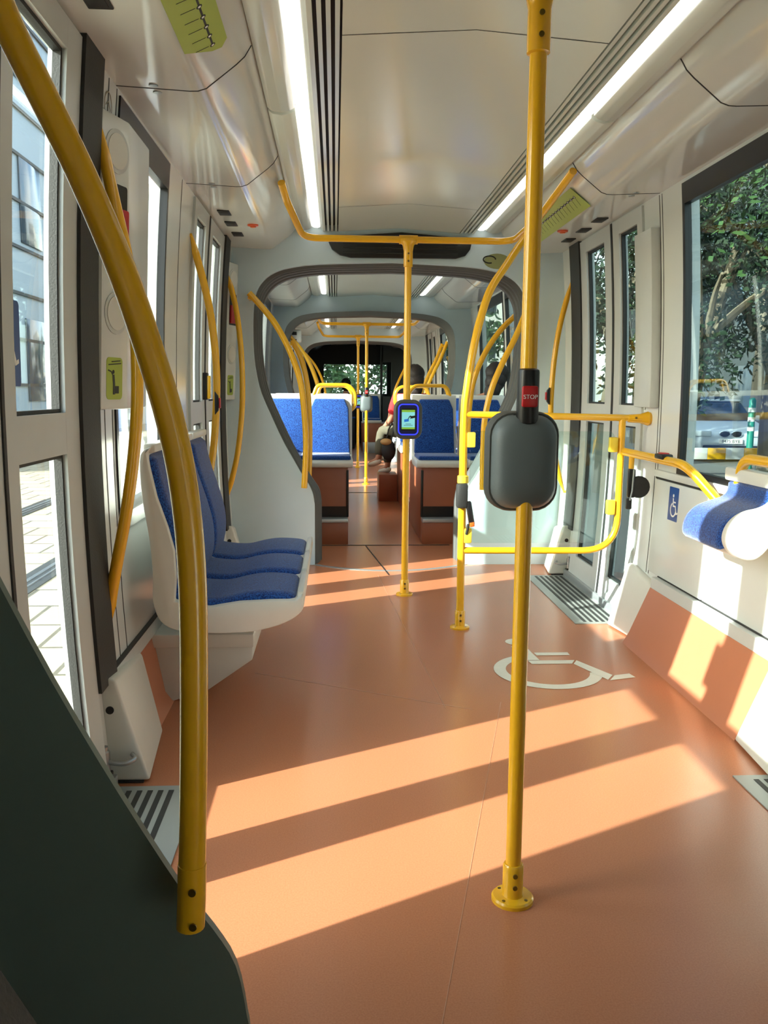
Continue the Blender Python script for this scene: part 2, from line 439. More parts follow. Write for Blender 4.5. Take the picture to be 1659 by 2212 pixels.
def lamp_strip(y0, y1, s, label):
    t = thing('ceiling_light', label, 'ceiling light', (XC+s*.54, (y0+y1)/2, 2.18), 'ceiling light strips')
    mb = MB(); A = [(XC+s*x, z) for x, z in ((.500, 2.172), (.514, 2.167), (.536, 2.168), (.548, 2.174), (.550, 2.188), (.50, 2.188))]
    mb.extrude_y(A, y0, y1); mb.build('diffuser', M['lamp'], t)
    mb = MB(); A = [(XC+s*x, z) for x, z in ((.551, 2.168), (.57, 2.156), (.60, 2.149), (.635, 2.155), (.652, 2.168), (.640, 2.198), (.60, 2.204), (.551, 2.200))]
    mb.extrude_y(A, y0, y1, .004); mb.build('lamp_housing', M['ceil'], t)

def window_unit(n, s, y0, y1, z0, z1, header=.07, glass='glass', bars=()):
    mb = MB(); b = .035
    side_slab(mb, s, y0, y1, z1-header, z1, .006, .03); side_slab(mb, s, y0, y1, z0, z0+b, .006, .03)
    side_slab(mb, s, y0, y0+b*.7, z0+b, z1-header, .006, .03); side_slab(mb, s, y1-b*.7, y1, z0+b, z1-header, .006, .03)
    for y in bars: side_slab(mb, s, y-.012, y+.012, z0+b, z1-header, .006, .03)
    o = struct(mb.build('window_%d' % n, M['black']), 'tram side window in black rubber frame')
    mb = MB(); side_slab(mb, s, y0+.01, y1-.01, z0+.01, z1-.01, -.008, .006)
    mb.build('glass_pane', M[glass], o)
    return o
def door_leaf(n, s, y0, y1, p0, p1, glass='glass'):
    mb = MB(); Z = [(.028, .16), (.985, 1.09), (1.965, 2.035)]
    for z0, z1 in Z: side_slab(mb, s, p0, p1, z0, z1, .012, .045)
    side_slab(mb, s, y0, p0, .028, 2.035, .012, .045); side_slab(mb, s, p1, y1, .028, 2.035, .012, .045)
    o = struct(mb.build('door_%d' % n, M['door']), 'white framed sliding door leaf with two panes')
    for z0, z1 in ((.16, .985), (1.09, 1.965)):
        mb = MB(); side_slab(mb, s, p0, p1, z0, z1, -.012, .006); mb.build('glass_pane', M[glass], o)
        mb = MB(); g = .010
        for a in ((p0, p0+g, z0, z1), (p1-g, p1, z0, z1), (p0, p1, z0, z0+g), (p0, p1, z1-g, z1)):
            side_slab(mb, s, a[0], a[1], a[2], a[3], .0, .02)
        mb.build('pane_gasket', M['rubber'], o)
    return o
TRIM = [0]; DOOR = [0]; WIN = [0]
def trim(mb, m, label):
    TRIM[0] += 1
    return struct(mb.build('trim_%d' % TRIM[0], M[m] if isinstance(m, str) else m), label)
def suspended_module(d):
    """door module between two portals, spanning y .93..5.65 (+d)"""
    for s in (-1, 1):
        mb = MB()
        W0 = 2.78 if s < 0 else 2.56
        W1 = 3.57 if s < 0 else 3.70
        zb = .74 if s < 0 else .79
        for y0, y1, z0, z1 in ((.93, 1.327, 0, WALL_TOP), (2.352, W0, 0, WALL_TOP), (W1, 4.168, 0, WALL_TOP), (5.192, 5.66, 0, WALL_TOP),
                               (W0, W1, 0, zb), (W0, W1, 2.03, WALL_TOP), (1.32, 2.40, 2.035, WALL_TOP), (4.14, 5.22, 2.035, WALL_TOP),
                               (1.32, 2.40, -.08, .03), (4.14, 5.22, -.08, .03)):
            side_slab(mb, s, y0+d, y1+d, z0, z1, 0, .07)
        wall = struct(mb.build('wall_%s' % SIDE[s], M['white'] if s < 0 else M['white']), 'white inner side wall panels')
        WIN[0] += 1
        window_unit(WIN[0], s, W0+d, W1+d, zb, 2.03, .10 if s < 0 else .085, 'glass' if s < 0 else 'glassd')
        # doors
        g = 'glass' if s < 0 else 'glassd'
        for y0, y1, p0, p1 in ((1.32, 1.815, 1.36, 1.72), (1.83, 2.36, 1.905, 2.245), (4.16, 4.60, 4.23, 4.50), (4.625, 5.20, 4.745, 5.085)):
            DOOR[0] += 1
            door_leaf(DOOR[0], s, y0+d, y1+d, p0+d, p1+d, g)
        mb = MB()
        for y0, y1 in ((1.815, 1.83), (4.60, 4.625)): side_slab(mb, s, y0+d, y1+d, .04, 2.035, .016, .03)
        trim(mb, 'rubber', 'black rubber seal where the door leaves meet')
        for y0, y1 in ((2.36, 2.535), (5.20, 5.40)):
            mb = MB(); side_slab(mb, s, y0+d, y1+d, .30 if y0 < 3 else .30, 2.045, .022, .05); trim(mb, 'rubber', 'dark vertical door post cover')
        # joints on the wall posts
        mb = MB()
        ly = (2.66, 2.75) if s < 0 else (3.93, 3.96)
        for y in ly: side_slab(mb, s, y+d, y+d+.005, .30, 2.04, .0012, .004)
        if s < 0: side_slab(mb, s, 3.86+d, 3.865+d, .30, 2.04, .0012, .004)
        mb.build('panel_joint', M['slot'], wall)
        # thresholds and tread plates
        for y0, y1 in ((1.36, 2.40), (4.12, 5.26)):
            mb = MB(); x0, x1 = (-.70, -.63) if s < 0 else (1.445, 1.515)
            mb.box(x0, x1, y0+d, y1+d, -.01, .045, .006); trim(mb, 'alum', 'metal door sill')
            mb = MB(); x0, x1 = (-.645, -.40) if s < 0 else (1.205, 1.46)
            mb.box(x0, x1, y0+d, y1+d, .0005, .004)
            t = trim(mb, 'grate', 'grey tread plate with dark anti slip strips')
            mb = MB(); k = 6; xx0, xx1 = (x0+.015, x1-.05) if s < 0 else (x0+.05, x1-.015)
            for i in range(k):
                xa = xx0+(xx1-xx0)*i/k; mb.box(xa, xa+(xx1-xx0)/k*.5, y0+.03+d, y1-.03+d, .004, .0052)
            mb.build('anti_slip_strips', M['gratedark'], t)
        # kick panel and ledge under the window
        y0, y1 = (2.665, 3.80) if s > 0 else (2.86, 4.10)
        mb = MB()
        if s > 0: P = [(1.335, 0), (1.345, .015), (1.365, .05), (1.455, .262), (1.50, .262), (1.50, 0)]
        else: P = [(-.60, 0), (-.61, .012), (-.63, .04), (-.672, .262), (-.70, .262), (-.70, 0)]
        mb.extrude_y(P, y0+d, y1+d); trim(mb, 'kick', 'brown sloped kick panel below the wall')
        mb = MB(); side_slab(mb, s, y0-.30+d if s < 0 else y0+d, y1+d, .262, .312, .014 if s < 0 else .034, .05, bev=0)
        trim(mb, 'door', 'pale ledge above the kick panel')
        mb = MB(); side_slab(mb, s, y0-.30+d if s < 0 else y0+d, y1+d, .311, .316, .016 if s < 0 else .008, .03)
        trim(mb, 'slot', 'dark joint above the ledge')
    ceiling_section(.93+d, 5.66+d)
suspended_module(0.0)
suspended_module(8.52)
# right wall ledge slot in the near module
mb = MB(); side_slab(mb, 1, 3.33, 3.92, .758, .768, .012, .02); trim(mb, 'slot', 'dark slot under the right window sill')
mb = MB(); side_slab(mb, 1, 2.56, 3.92, .768, .80, .022, .04, bev=.004); trim(mb, 'white', 'white sill under the right window')
mb = MB(); side_slab(mb, 1, 3.33, 3.92, .318, .756, .010, .03, bev=.004); trim(mb, 'white', 'white removable cover below the right sill')
mb = MB(); side_slab(mb, -1, 2.78, 4.1, .70, .745, .022, .04, bev=.004); trim(mb, 'white', 'white sill under the left window')

def plain_module(y0, y1, wins, dark=False, zb=.86, glass='glassd', sides=(-1, 1)):
    """bogie module: plain walls with one run of windows each side"""
    for s in sides:
        mb = MB(); ws = wins[s]; last = y0
        for a, b in ws:
            side_slab(mb, s, last, a, 0, WALL_TOP, 0, .07); side_slab(mb, s, a, b, 0, zb, 0, .07); side_slab(mb, s, a, b, 2.03, WALL_TOP, 0, .07); last = b
        side_slab(mb, s, last, y1, 0, WALL_TOP, 0, .07)
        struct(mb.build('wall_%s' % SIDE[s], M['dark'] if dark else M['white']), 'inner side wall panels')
        for a, b in ws:
            WIN[0] += 1; window_unit(WIN[0], s, a, b, zb, 2.03, .08, glass if s > 0 else 'glass')
    ceiling_section(y0, y1, dark)
plain_module(5.66, 9.45, {-1: [(6.25, 7.55), (7.65, 8.95)], 1: [(6.35, 7.55), (7.65, 8.95)]})
plain_module(14.17, 19.4, {-1: [(14.9, 16.4)], 1: [(15.0, 16.6), (16.8, 18.2)]}, True)  # front section: its dimness is coloured into dark walls and ceiling
plain_module(-3.0, .93, {-1: [(-2.4, -1.6)], 1: [(-2.4, -1.6)]})
mb = MB(); mb.box(-.80, 1.62, -3.06, -3.0, -.1, 2.32); struct(mb.build('wall_back', M['grey']), 'rear cab bulkhead')

# portals -------------------------------------------------------------
PORT_L = [(-.135, 0), (-.135, .36), (-.138, .42), (-.150, .485), (-.175, .54), (-.211, .592), (-.275, .705), (-.345, .832), (-.415, .985),
          (-.477, 1.131), (-.508, 1.26), (-.524, 1.397), (-.526, 1.55), (-.520, 1.68), (-.500, 1.775), (-.455, 1.845), (-.385, 1.895), (-.29, 1.925), (-.10, 1.950)]
PXC = .365
def port_outline(inset=0.):
    out = []
    for x, z in PORT_L:
        k = 1.0
        if z < .45: out.append((x+inset, z))
        else:
            dx, dz = PXC-x, 1.15-z; L = math.hypot(dx, dz); out.append((x+inset*(1 if z < 1.7 else dx/L*1.1), z-(inset*.9 if z > 1.75 else (inset*.4 if z > 1.66 else 0)) - (inset*.25 if .5 < z < .8 else 0)))
    out.append((PXC, 1.968-inset*.95))
    out = [(p.x, p.z) for p in catmull([(x, 0, z) for x, z in out], 3)]
    return out+[(2*PXC-x, z) for x, z in reversed(out[:-1])]
def portal(y, facing=-1, m='grey', label='grey rounded portal wall between tram sections'):
    o = port_outline(.034 if y < 2 else 0.); outer = []
    for x, z in o:
        if z < 1.70: outer.append((-.70 if x < PXC else 1.515, z))
        elif z < 1.90 and abs(x-PXC) > .7: outer.append((-.70 if x < PXC else 1.515, 1.70+(z-1.70)*2.9))
        else: outer.append((x+(-.08 if x < 0 else (.08 if x > .75 else 0)), 2.29))
    mb = MB(); h = .006 if y < 2 else .02; y0, y1 = y-h, y+h
    i0 = mb.addv([(x, y0, z) for x, z in o]); j0 = mb.addv([(x, y0, z) for x, z in outer])
    i1 = mb.addv([(x, y1, z) for x, z in o]); j1 = mb.addv([(x, y1, z) for x, z in outer])
    n = len(o)
    for k in range(n-1):
        mb.quad(i0+k, i0+k+1, j0+k+1, j0+k); mb.quad(i1+k, j1+k, j1+k+1, i1+k+1)
        mb.quad(i0+k, i1+k, i1+k+1, i0+k+1); mb.quad(j0+k, j0+k+1, j1+k+1, j1+k)
    w = struct(mb.build('wall_portal', M[m]), label)
    # ribbed rubber gangway lining on the far/near side
    mb = MB()
    sec = [(0.0, .0), (.012, .018), (.030, .018), (.040, .026), (.075, .026), (.085, .034), (.13, .034), (.14, .043), (.20, .043), (.22, .03), (.24, -.02)]
    rings = []
    if y < 2: sec = [(0, -.24), (.29, -.24), (.30, .030), (.37, .032), (.38, -.10)]
    for dy, ins in sec:
        rings.append(mb.addv([(x, y+(-facing)*(.02+dy), z) for x, z in port_outline(ins)]))
    for a, b in zip(rings, rings[1:]):
        for k in range(n-1): mb.quad(a+k, a+k+1, b+k+1, b+k)
    trim(mb, 'bellow' if y > 2 else 'rubber', 'dark grey ribbed gangway lining')
    return w
portal(.93, 1, 'greyshade', 'near grey portal panel, coloured as in shade, at the lower left')
portal(5.65, -1)
portal(9.45, 1); portal(14.17, -1, 'grey')
# round floor joint by the portal
mb = MB(); pl = Plane2D((0, 0, .0006), (1, 0, 0), (0, 1, 0))
pts = [(-.135+1.01*k/24, 5.64-.21*math.sin(PI*k/24)**.8) for k in range(25)]
ribbon2(mb, pl, pts, .035, .002); trim(mb, 'alum', 'curved metal floor strip before the portal')
mb = MB()
thick2(mb, pl, [(-.135, 6.36), (.865, 6.36)], .02, .002); thick2(mb, pl, [(.10, 9.75), (.66, 9.75)], .03, .002)
trim(mb, 'gratedark', 'dark straight floor joint beyond the portal')
mb = MB(); thick2(mb, pl, [(.23, 6.34), (.34, 5.30)], .008, .002); trim(mb, 'slot', 'short dark floor joint line')

# lamps
for (a, b, w) in ((.98, 3.30, 'nearest'), (3.33, 5.60, 'before the first portal'), (5.75, 9.35, 'over the first seat section'), (9.55, 14.1, 'beyond the second portal')):
    for s in (-1, 1):
        lamp_strip(a, b, s, 'long white %s ceiling light strip, %s' % (SIDE[s], w))

# ------------------------------------------------------------------ yellow rails and poles
def bolt(mb, p, axis, r=.0055, h=.003):
    if axis == 'y': mb.lathe([(r, -h), (r, 0), (r*.7, 0), (r*.7, 0)], p, 'y', 12)
    else: mb.lathe([(r, 0), (r, h), (r*.6, h)], p, 'z', 12)
def floor_socket(mb, x, y, r):
    mb.lathe([(.048, 0), (.048, .008), (.044, .012), (r+.007, .014), (r+.006, .020), (r+.006, .085), (r+.003, .090), (r, .090)], (x, y, 0), 'z', 28)
def socket_screws(t, x, y, r):
    for z in (.042, .070):
        mb = MB(); bolt(mb, (x, y-r-.006, z), 'y'); mb.build('screw', M['screw'], t)
    for k in range(4):
        a = PI/4+k*PI/2; mb = MB(); bolt(mb, (x+.036*math.cos(a), y+.036*math.sin(a), .0115), 'z', .004, .002); mb.build('screw', M['screw'], t)
def stop_button(t, x, y, z, r, ax=None):
    mb = MB(); mb.lathe([(r+.0005, -.058), (r+.005, -.055), (r+.006, -.05), (r+.006, .05), (r+.005, .055), (r+.0005, .058)], (x, y, z), 'z', 20)
    b = mb.build('stop_button', M['black'], t)
    mb = MB(); mb.box(x-.0165, x+.0165, y-r-.0095, y-r+.006, z-.022, z+.022, .004); p = mb.build('button_face', M['red'], b)
    text_part('STOP', .0125, M['ink'], Plane2D((x, y-r-.0097, z-.001), (1, 0, 0), (0, 0, 1), (0, -1, 0)), b)
    return b
def pole_with_bar(d, y, x, r, label, stop):
    """vertical pole hung from a cross bar whose ends rise to the soffit"""
    t = thing('grab_pole', label, 'grab pole', (x, y+d, 0))
    yy = y+d; Z = 1.963
    mb = MB(); mb.tube([(x, yy, .012), (x, yy, Z)], r, 28); mb.build('pole', M['yellow'], t)
    mb = MB(); floor_socket(mb, x, yy, r); mb.build('floor_socket', M['yellow'], t); socket_screws(t, x, yy, r)
    e = -.45
    path = fillet([(-.252, yy+e-.1, 2.118), (-.235, yy+e, 2.06), (-.17, yy, Z), (x, yy, Z), (.965, yy, Z), (1.0, yy+e, 2.0), (1.06, yy+e-.38, 2.13)], .09, 7)
    mb = MB(); mb.tube(path, r*.95, 16); mb.build('cross_bar', M['yellow'], t)
    mb = MB(); mb.lathe([(r+.001, -.145), (r+.006, -.142), (r+.006, -.06), (r+.012, -.03), (r+.030, -.012), (r+.030, 0)], (x, yy, Z), 'z', 24)
    mb.tube([(x-.05, yy, Z), (x+.05, yy, Z)], r+.005, 18); mb.build('tee_joint', M['yellow'], t)
    for z in (-.115, -.075):
        mb = MB(); bolt(mb, (x, yy-r-.006, Z+z), 'y'); mb.build('screw', M['screw'], t)
    if stop: stop_button(t, x, yy, 1.142, r)
    return t
main_pole = pole_with_bar(0, 1.80, .405, .0175, 'nearest yellow floor pole with red stop button, standing in the right foreground', True)
mid_pole = pole_with_bar(0, 4.77, .395, .019, 'yellow pole in mid aisle carrying the lit ticket screen, hung from a yellow crossbar', False)
far_pole = pole_with_bar(8.75, 1.90, .385, .019, 'distant yellow pole with a stop button seen beyond the second portal', True)
far_pole2 = pole_with_bar(8.3, 4.77, .345, .019, 'farthest yellow pole carrying a small ticket screen beyond the second portal', False)

def validator(d, x, y, z, label, back=True):
    """ticket reader; back=True shows its domed rear to the camera"""
    t = thing('ticket_validator', label, 'ticket validator', (x, y+d, z-.105))
    yy = y+d+(.024 if back else 0); sgn = -1 if back else 1
    def ring(w, h, r, yo): return [(x+a, yy+sgn*yo, z+b) for a, b in rrect(-w/2, -h/2, w/2, h/2, r, 6)]
    def loft(mb, secs):
        R = [mb.addv(ring(*q)) for q in secs]; n = 28
        for a, b in zip(R, R[1:]):
            for k in range(n): mb.quad(a+k, a+(k+1) % n, b+(k+1) % n, b+k)
        mb.quad(*[R[0]+k for k in range(n)][::-1]); mb.quad(*[R[-1]+k for k in range(n)])
    mb = MB()  # bezel towards the reading side
    loft(mb, [(.136, .196, .042, -.052), (.150, .212, .048, -.046), (.156, .216, .050, -.030), (.154, .214, .050, .004), (.148, .208, .048, .012)])
    mb.build('bezel', M['rim_plastic'] if back else M['seatshell'] if False else M['rim_plastic'], t)
    mb = MB()
    loft(mb, [(.142, .202, .046, .008), (.138, .198, .046, .020), (.124, .184, .046, .036), (.098, .156, .044, .045), (.060, .110, .03, .049), (.02, .05, .01, .0505)])
    mb.build('rear_cover', M['grey_plastic'], t, sharp=70)
    if back:
        path = [(-.0225, -.0135, .100), (-.0225, -.018, .088)]+[(.0225*math.cos(math.radians(a)), -.0205-.004*abs(math.sin(math.radians(a))), .084+.024*math.sin(math.radians(a))) for a in range(190, 351, 16)]+[(.0225, -.018, .088), (.0225, -.0135, .100)]
        mb = MB(); mb.tube([(x+a, yy+b, z+c) for a, b, c in path], .0035, 8); mb.build('notch_edge', M['black'], t)
    # reading side
    f = -sgn
    pl = Plane2D((x, yy+f*.053, z), (-f*-1 if False else (1 if f < 0 else -1), 0, 0), (0, 0, 1), (0, f, 0))
    mb = MB(); slabpoly(mb, pl, rrect(-.058, -.088, .058, .088, .026), .004); fr = mb.build('face_panel', M['navy'], t)
    pl2 = pl.lifted(.004)
    mb = MB(); o = rrect(-.053, -.082, .053, .082, .022, 8); o.append(o[0]); ribbon2(mb, pl2, o, .007, .0015); mb.build('light_ring', M['bluering'], fr)
    mb = MB(); slabpoly(mb, pl2, rrect(-.040, -.062, .040, .062, .006), .001); mb.build('black_surround', M['black'], fr)
    pl3 = pl2.lifted(.001)
    mb = MB(); slabpoly(mb, pl3, [(-.036, -.052), (.036, -.052), (.036, .052), (-.036, .052)], .0006); sc = mb.build('screen', M['screen'], t)
    pl4 = pl3.lifted(.0007)
    mb = MB()
    slabpoly(mb, pl4, [(-.036, .040), (.036, .040), (.036, .052), (-.036, .052)], .0003); mb.build('screen_band', M['screengreen'], sc)
    mb = MB(); slabpoly(mb, pl4, [(-.036, -.052), (.036, -.052), (.036, -.042), (-.036, -.042)], .0003); mb.build('screen_band', M['screengreen'], sc)
    mb = MB(); slabpoly(mb, pl4, [(-.022, -.014), (.003, -.010), (.002, .004), (-.023, 0)], .0004); mb.build('card_icon', M['screenblue'], sc)
    mb = MB()
    slabpoly(mb, pl4.lifted(.0004), [(-.004, .001), (.004, .016), (.010, .022), (.018, .019), (.036, .022), (.036, .010), (.022, .006), (.014, .006), (.008, .003), (.012, .010), (.010, .015), (.004, .008), (0, .001)], .0004)
    mb.build('hand_icon', M['blackink'], sc); mb = MB()
    ribbon2(mb, pl4, [(-.015, -.024), (.015, -.024)], .002, .0004); ribbon2(mb, pl4, [(-.025, -.031), (.024, -.031)], .002, .0004)
    mb.build('text_lines', M['blackink'], sc)
    return t
validator(0, .403, 1.80, 1.003, 'charcoal domed back of a ticket validator on the nearest yellow pole', True)
validator(0, .398, 4.735, 1.0, 'ticket validator with glowing blue rim and hand and card screen on the mid aisle pole', False)
validator(8.75, .385, 1.90, 1.0, 'small grey back of a ticket validator on the distant pole', True)
validator(8.3, .345, 4.735, 1.0, 'small ticket validator screen on the farthest pole', False)

def curved_rail(pts, r, label, group=None, flat=False, stop=None, extra=None):
    P = catmull(pts, 6); t = thing('curved_handrail', label, 'handrail', tuple(P[-1]), group)
    mb = MB(); n = len(P)
    if flat: R = [r*min(1, .35+.65*min(i, n-1-i)/5) for i in range(n)]
    else: R = r
    mb.tube(P, R, 28); mb.build('rail', M['yellow'], t)
    return t
t = curved_rail([(-.372, .88, 1.64), (-.328, .88, 1.542), (-.306, .88, 1.486), (-.279, .88, 1.429), (-.243, .88, 1.352), (-.21, .88, 1.268), (-.187, .88, 1.196), (-.167, .88, 1.123), (-.154, .88, 1.048), (-.148, .88, .956), (-.149, .88, .831), (-.154, .88, .675), (-.1555, .88, .640)], .0146, 'thick curved yellow rail in the left foreground on the near grey portal panel')
mb = MB(); mb.tube([(-.1555, .88, .640), (-.157, .88, .600), (-.159, .88, .566)], .0156, 18); mb.build('end_sleeve', M['yellow'], t)
for z in (.615, .575):
    mb = MB(); bolt(mb, (-.1535, .88-.0155, z), 'y', .0042, .002); mb.build('screw', M['screw'], t)
for (x, z) in ((-.159, .60), (-.372, 1.62)):
    mb = MB(); mb.tube([(x, .88, z), (x, .91, z)], .009, 10); mb.build('bracket', M['yellow'], t)
def panel_rail(pts, y, label, dy=None):
    dy = dy if dy is not None else (.08 if y < 5.65 else -.08)
    t = curved_rail([(x, y, z) for x, z in pts], .0195, label)
    for x, z in (pts[0], pts[-1]):
        mb = MB(); mb.tube([(x, y, z+(-.03 if z > 1 else .03)), (x, y+dy, z+(-.03 if z > 1 else .03))], .010, 10); mb.build('bracket', M['yellow'], t)
    return t
LP = [(-.539, 1.755), (-.476, 1.688), (-.391, 1.587), (-.319, 1.467), (-.262, 1.337), (-.218, 1.192), (-.196, .987), (-.188, .809), (-.195, .629), (-.201, .526)]
RP = [(1.231, 1.688), (1.161, 1.512), (1.076, 1.336), (1.011, 1.173), (.973, .994), (.965, .814), (.966, .516)]
panel_rail(LP, 5.55, 'curved yellow rail on the left side of the first portal')
panel_rail(RP, 5.55, 'curved yellow rail on the right side of the first portal, behind the glass screen')
panel_rail([(-.295, 1.49), (-.233, 1.367), (-.193, 1.196), (-.178, .975), (-.176, .784), (-.183, .543)], 5.97, 'yellow rail just behind the left portal rail, mostly hidden by it')
panel_rail([(1.272, 1.704), (1.147, 1.584), (1.039, 1.427), (.962, 1.237), (.934, 1.046), (.924, .789)], 5.97, 'shaded curved yellow rail just behind the right side of the first portal')
for y, w, dy in ((9.36, 'before', .08), (9.80, 'behind', -.10)):
    panel_rail([(x+.03, z) for x, z in LP], y, 'thin distant curved yellow rail %s the left of the second portal' % w, dy)
    panel_rail([(x-.02, z) for x, z in RP], y, 'thin distant curved yellow rail %s the right of the second portal' % w, dy)
panel_rail([(x+.05, z) for x, z in LP], 14.05, 'farthest curved yellow rail left of the third portal', .11)
panel_rail([(x-.04, z) for x, z in RP], 14.05, 'farthest curved yellow rail right of the third portal', .11)

def door_rail(pts, label, stop=None):
    t = curved_rail(pts, .0175, label, flat=True)
    for p in (pts[0], pts[-1]):
        s = -1 if p[0] < .4 else 1
        mb = MB(); mb.tube([(p[0]-s*.004, p[1], p[2]), (xs(p[2], s)+s*.005, p[1], p[2])], .009, 10); mb.build('bracket', M['yellow'], t)
    if stop:
        x, y, z = stop; s = 1 if x > .4 else -1
        mb = MB(); mb.extrude_y([(x-s*.014, z-.055), (x-s*.030, z-.035), (x-s*.034, z), (x-s*.030, z+.035), (x-s*.014, z+.055)], y-.016, y+.016, .002); b = mb.build('stop_button', M['black'], t)
        mb = MB(); mb.box(x-s*.036-.004, x-s*.036+.004, y-.012, y+.012, z-.024, z+.024, .002); mb.build('button_face', M['red'], b)
door_rail([(-.66, 2.56, 1.887), (-.64, 2.55, 1.775), (-.613, 2.53, 1.652), (-.586, 2.53, 1.514), (-.571, 2.53, 1.361), (-.568, 2.53, 1.205), (-.574, 2.53, 1.073), (-.589, 2.53, .938), (-.614, 2.53, .788), (-.646, 2.53, .636), (-.672, 2.55, .524), (-.681, 2.56, .453)], 'bowed yellow rail on the left door post, nearest of the left wall rails')
door_rail([(-.662, 4.13, 1.857), (-.639, 4.13, 1.76), (-.61, 4.13, 1.646), (-.581, 4.13, 1.499), (-.563, 4.13, 1.329), (-.559, 4.13, 1.178), (-.566, 4.13, 1.026), (-.578, 4.13, .894), (-.600, 4.13, .76), (-.640, 4.13, .60), (-.676, 4.13, .47)], 'bowed yellow rail with side stop button, rising behind the triple seat', (-.580, 4.115, 1.09))
door_rail([(-.665, 5.44, 1.866), (-.635, 5.44, 1.764), (-.604, 5.44, 1.612), (-.582, 5.44, 1.387), (-.577, 5.44, 1.16), (-.588, 5.44, .959), (-.615, 5.44, .755), (-.652, 5.44, .594), (-.686, 5.44, .467)], 'bowed yellow rail on the left wall beside the first portal, farthest of three')
door_rail([(1.482, 5.43, 1.855), (1.444, 5.43, 1.708), (1.409, 5.43, 1.551), (1.383, 5.43, 1.349), (1.373, 5.43, 1.146), (1.375, 5.43, 1.0), (1.399, 5.43, .823), (1.436, 5.43, .644), (1.477, 5.43, .518)], 'bowed yellow rail with a stop button beside the right double door', (1.372, 5.42, 1.13))

# screen rail on the right ------------------------------------------------
def screen_rail():
    t = thing('screen_rail', 'yellow rail frame with a clear glass screen and tall curved pole beside the right door', 'handrail', (.612, 4.07, 0))
    r = .019
    mb = MB(); P = catmull([(.612, 4.07, .012), (.612, 4.07, .4), (.613, 4.07, .7), (.613, 4.07, 1.035), (.626, 4.07, 1.187), (.649, 4.08, 1.339), (.685, 4.11, 1.488), (.742, 4.17, 1.637), (.835, 4.28, 1.765), (.900, 4.37, 1.850), (.955, 4.42, 1.920), (.985, 4.40, 1.955)], 8)
    mb.tube(P, r, 18); mb.build('upright_pole', M['yellow'], t)
    mb = MB(); floor_socket(mb, .612, 4.07, r); mb.build('floor_socket', M['yellow'], t); socket_screws(t, .612, 4.07, r)
    mb = MB(); mb.tube([(.612, 4.07, 1.045), (1.38, 4.07, 1.034), (1.44, 4.07, 1.032)], .0165, 16); mb.build('top_rail', M['yellow'], t)
    mb = MB(); mb.lathe([(.017, -.09), (.019, -.085), (.022, -.03), (.030, -.005), (.034, .008), (.030, .020)], (1.495, 4.07, 1.031), 'x', 24); mb.build('wall_socket', M['yellow'], t)
    mb = MB(); bolt(mb, (1.44, 4.05, 1.034), 'y'); mb.build('screw', M['screw'], t)
    mb = MB(); mb.tube(fillet([(.612, 4.07, .388), (1.378, 4.07, .385), (1.380, 4.07, 1.034)], .17, 9), .0165, 16); mb.build('lower_rail', M['yellow'], t)
    mb = MB(); A = rrect(.645, .395+.03, 1.345, .968, .03); mb.prism([(a, 4.067, b) for a, b in A], [(a, 4.075, b) for a, b in A]); mb.build('glass_screen', M['screen_glass'], t)
    for x, z in ((.648, .925), (.640, .462), (1.340, .905), (1.340, .60)):
        mb = MB(); mb.box(x-.020, x+.020, 4.052, 4.088, z-.036, z+.036, .006); mb.build('glass_clamp', M['yplastic'], t)
    return t
screen_rail()
def arm_rail():
    t = thing('wall_grab_rail', 'low yellow rail running from the glass screen along the right wall with red button', 'handrail', (1.47, 3.24, .79))
    P = fillet([(1.392, 4.05, .872), (1.402, 3.34, .868), (1.478, 3.22, .745)], .12, 9)
    mb = MB(); mb.tube(P, .0195, 16); mb.build('rail', M['yellow'], t)
    mb = MB(); mb.box(1.372, 1.424, 3.53, 3.62, .874, .897, .008); b = mb.build('stop_button', M['black'], t)
    mb = MB(); mb.box(1.382, 1.414, 3.55, 3.60, .890, .902, .004); mb.build('button_face', M['red'], b)
arm_rail()
t = thing('wall_grab_rail', 'second low yellow rail at the right edge above the folding blue perch', 'handrail', (1.47, 3.02, .80))
mb = MB(); mb.tube(fillet([(1.478, 3.05, .80), (1.452, 2.97, .925), (1.452, 2.30, .925), (1.478, 2.22, .80)], .08, 8), .0195, 16); mb.build('rail', M['yellow'], t)

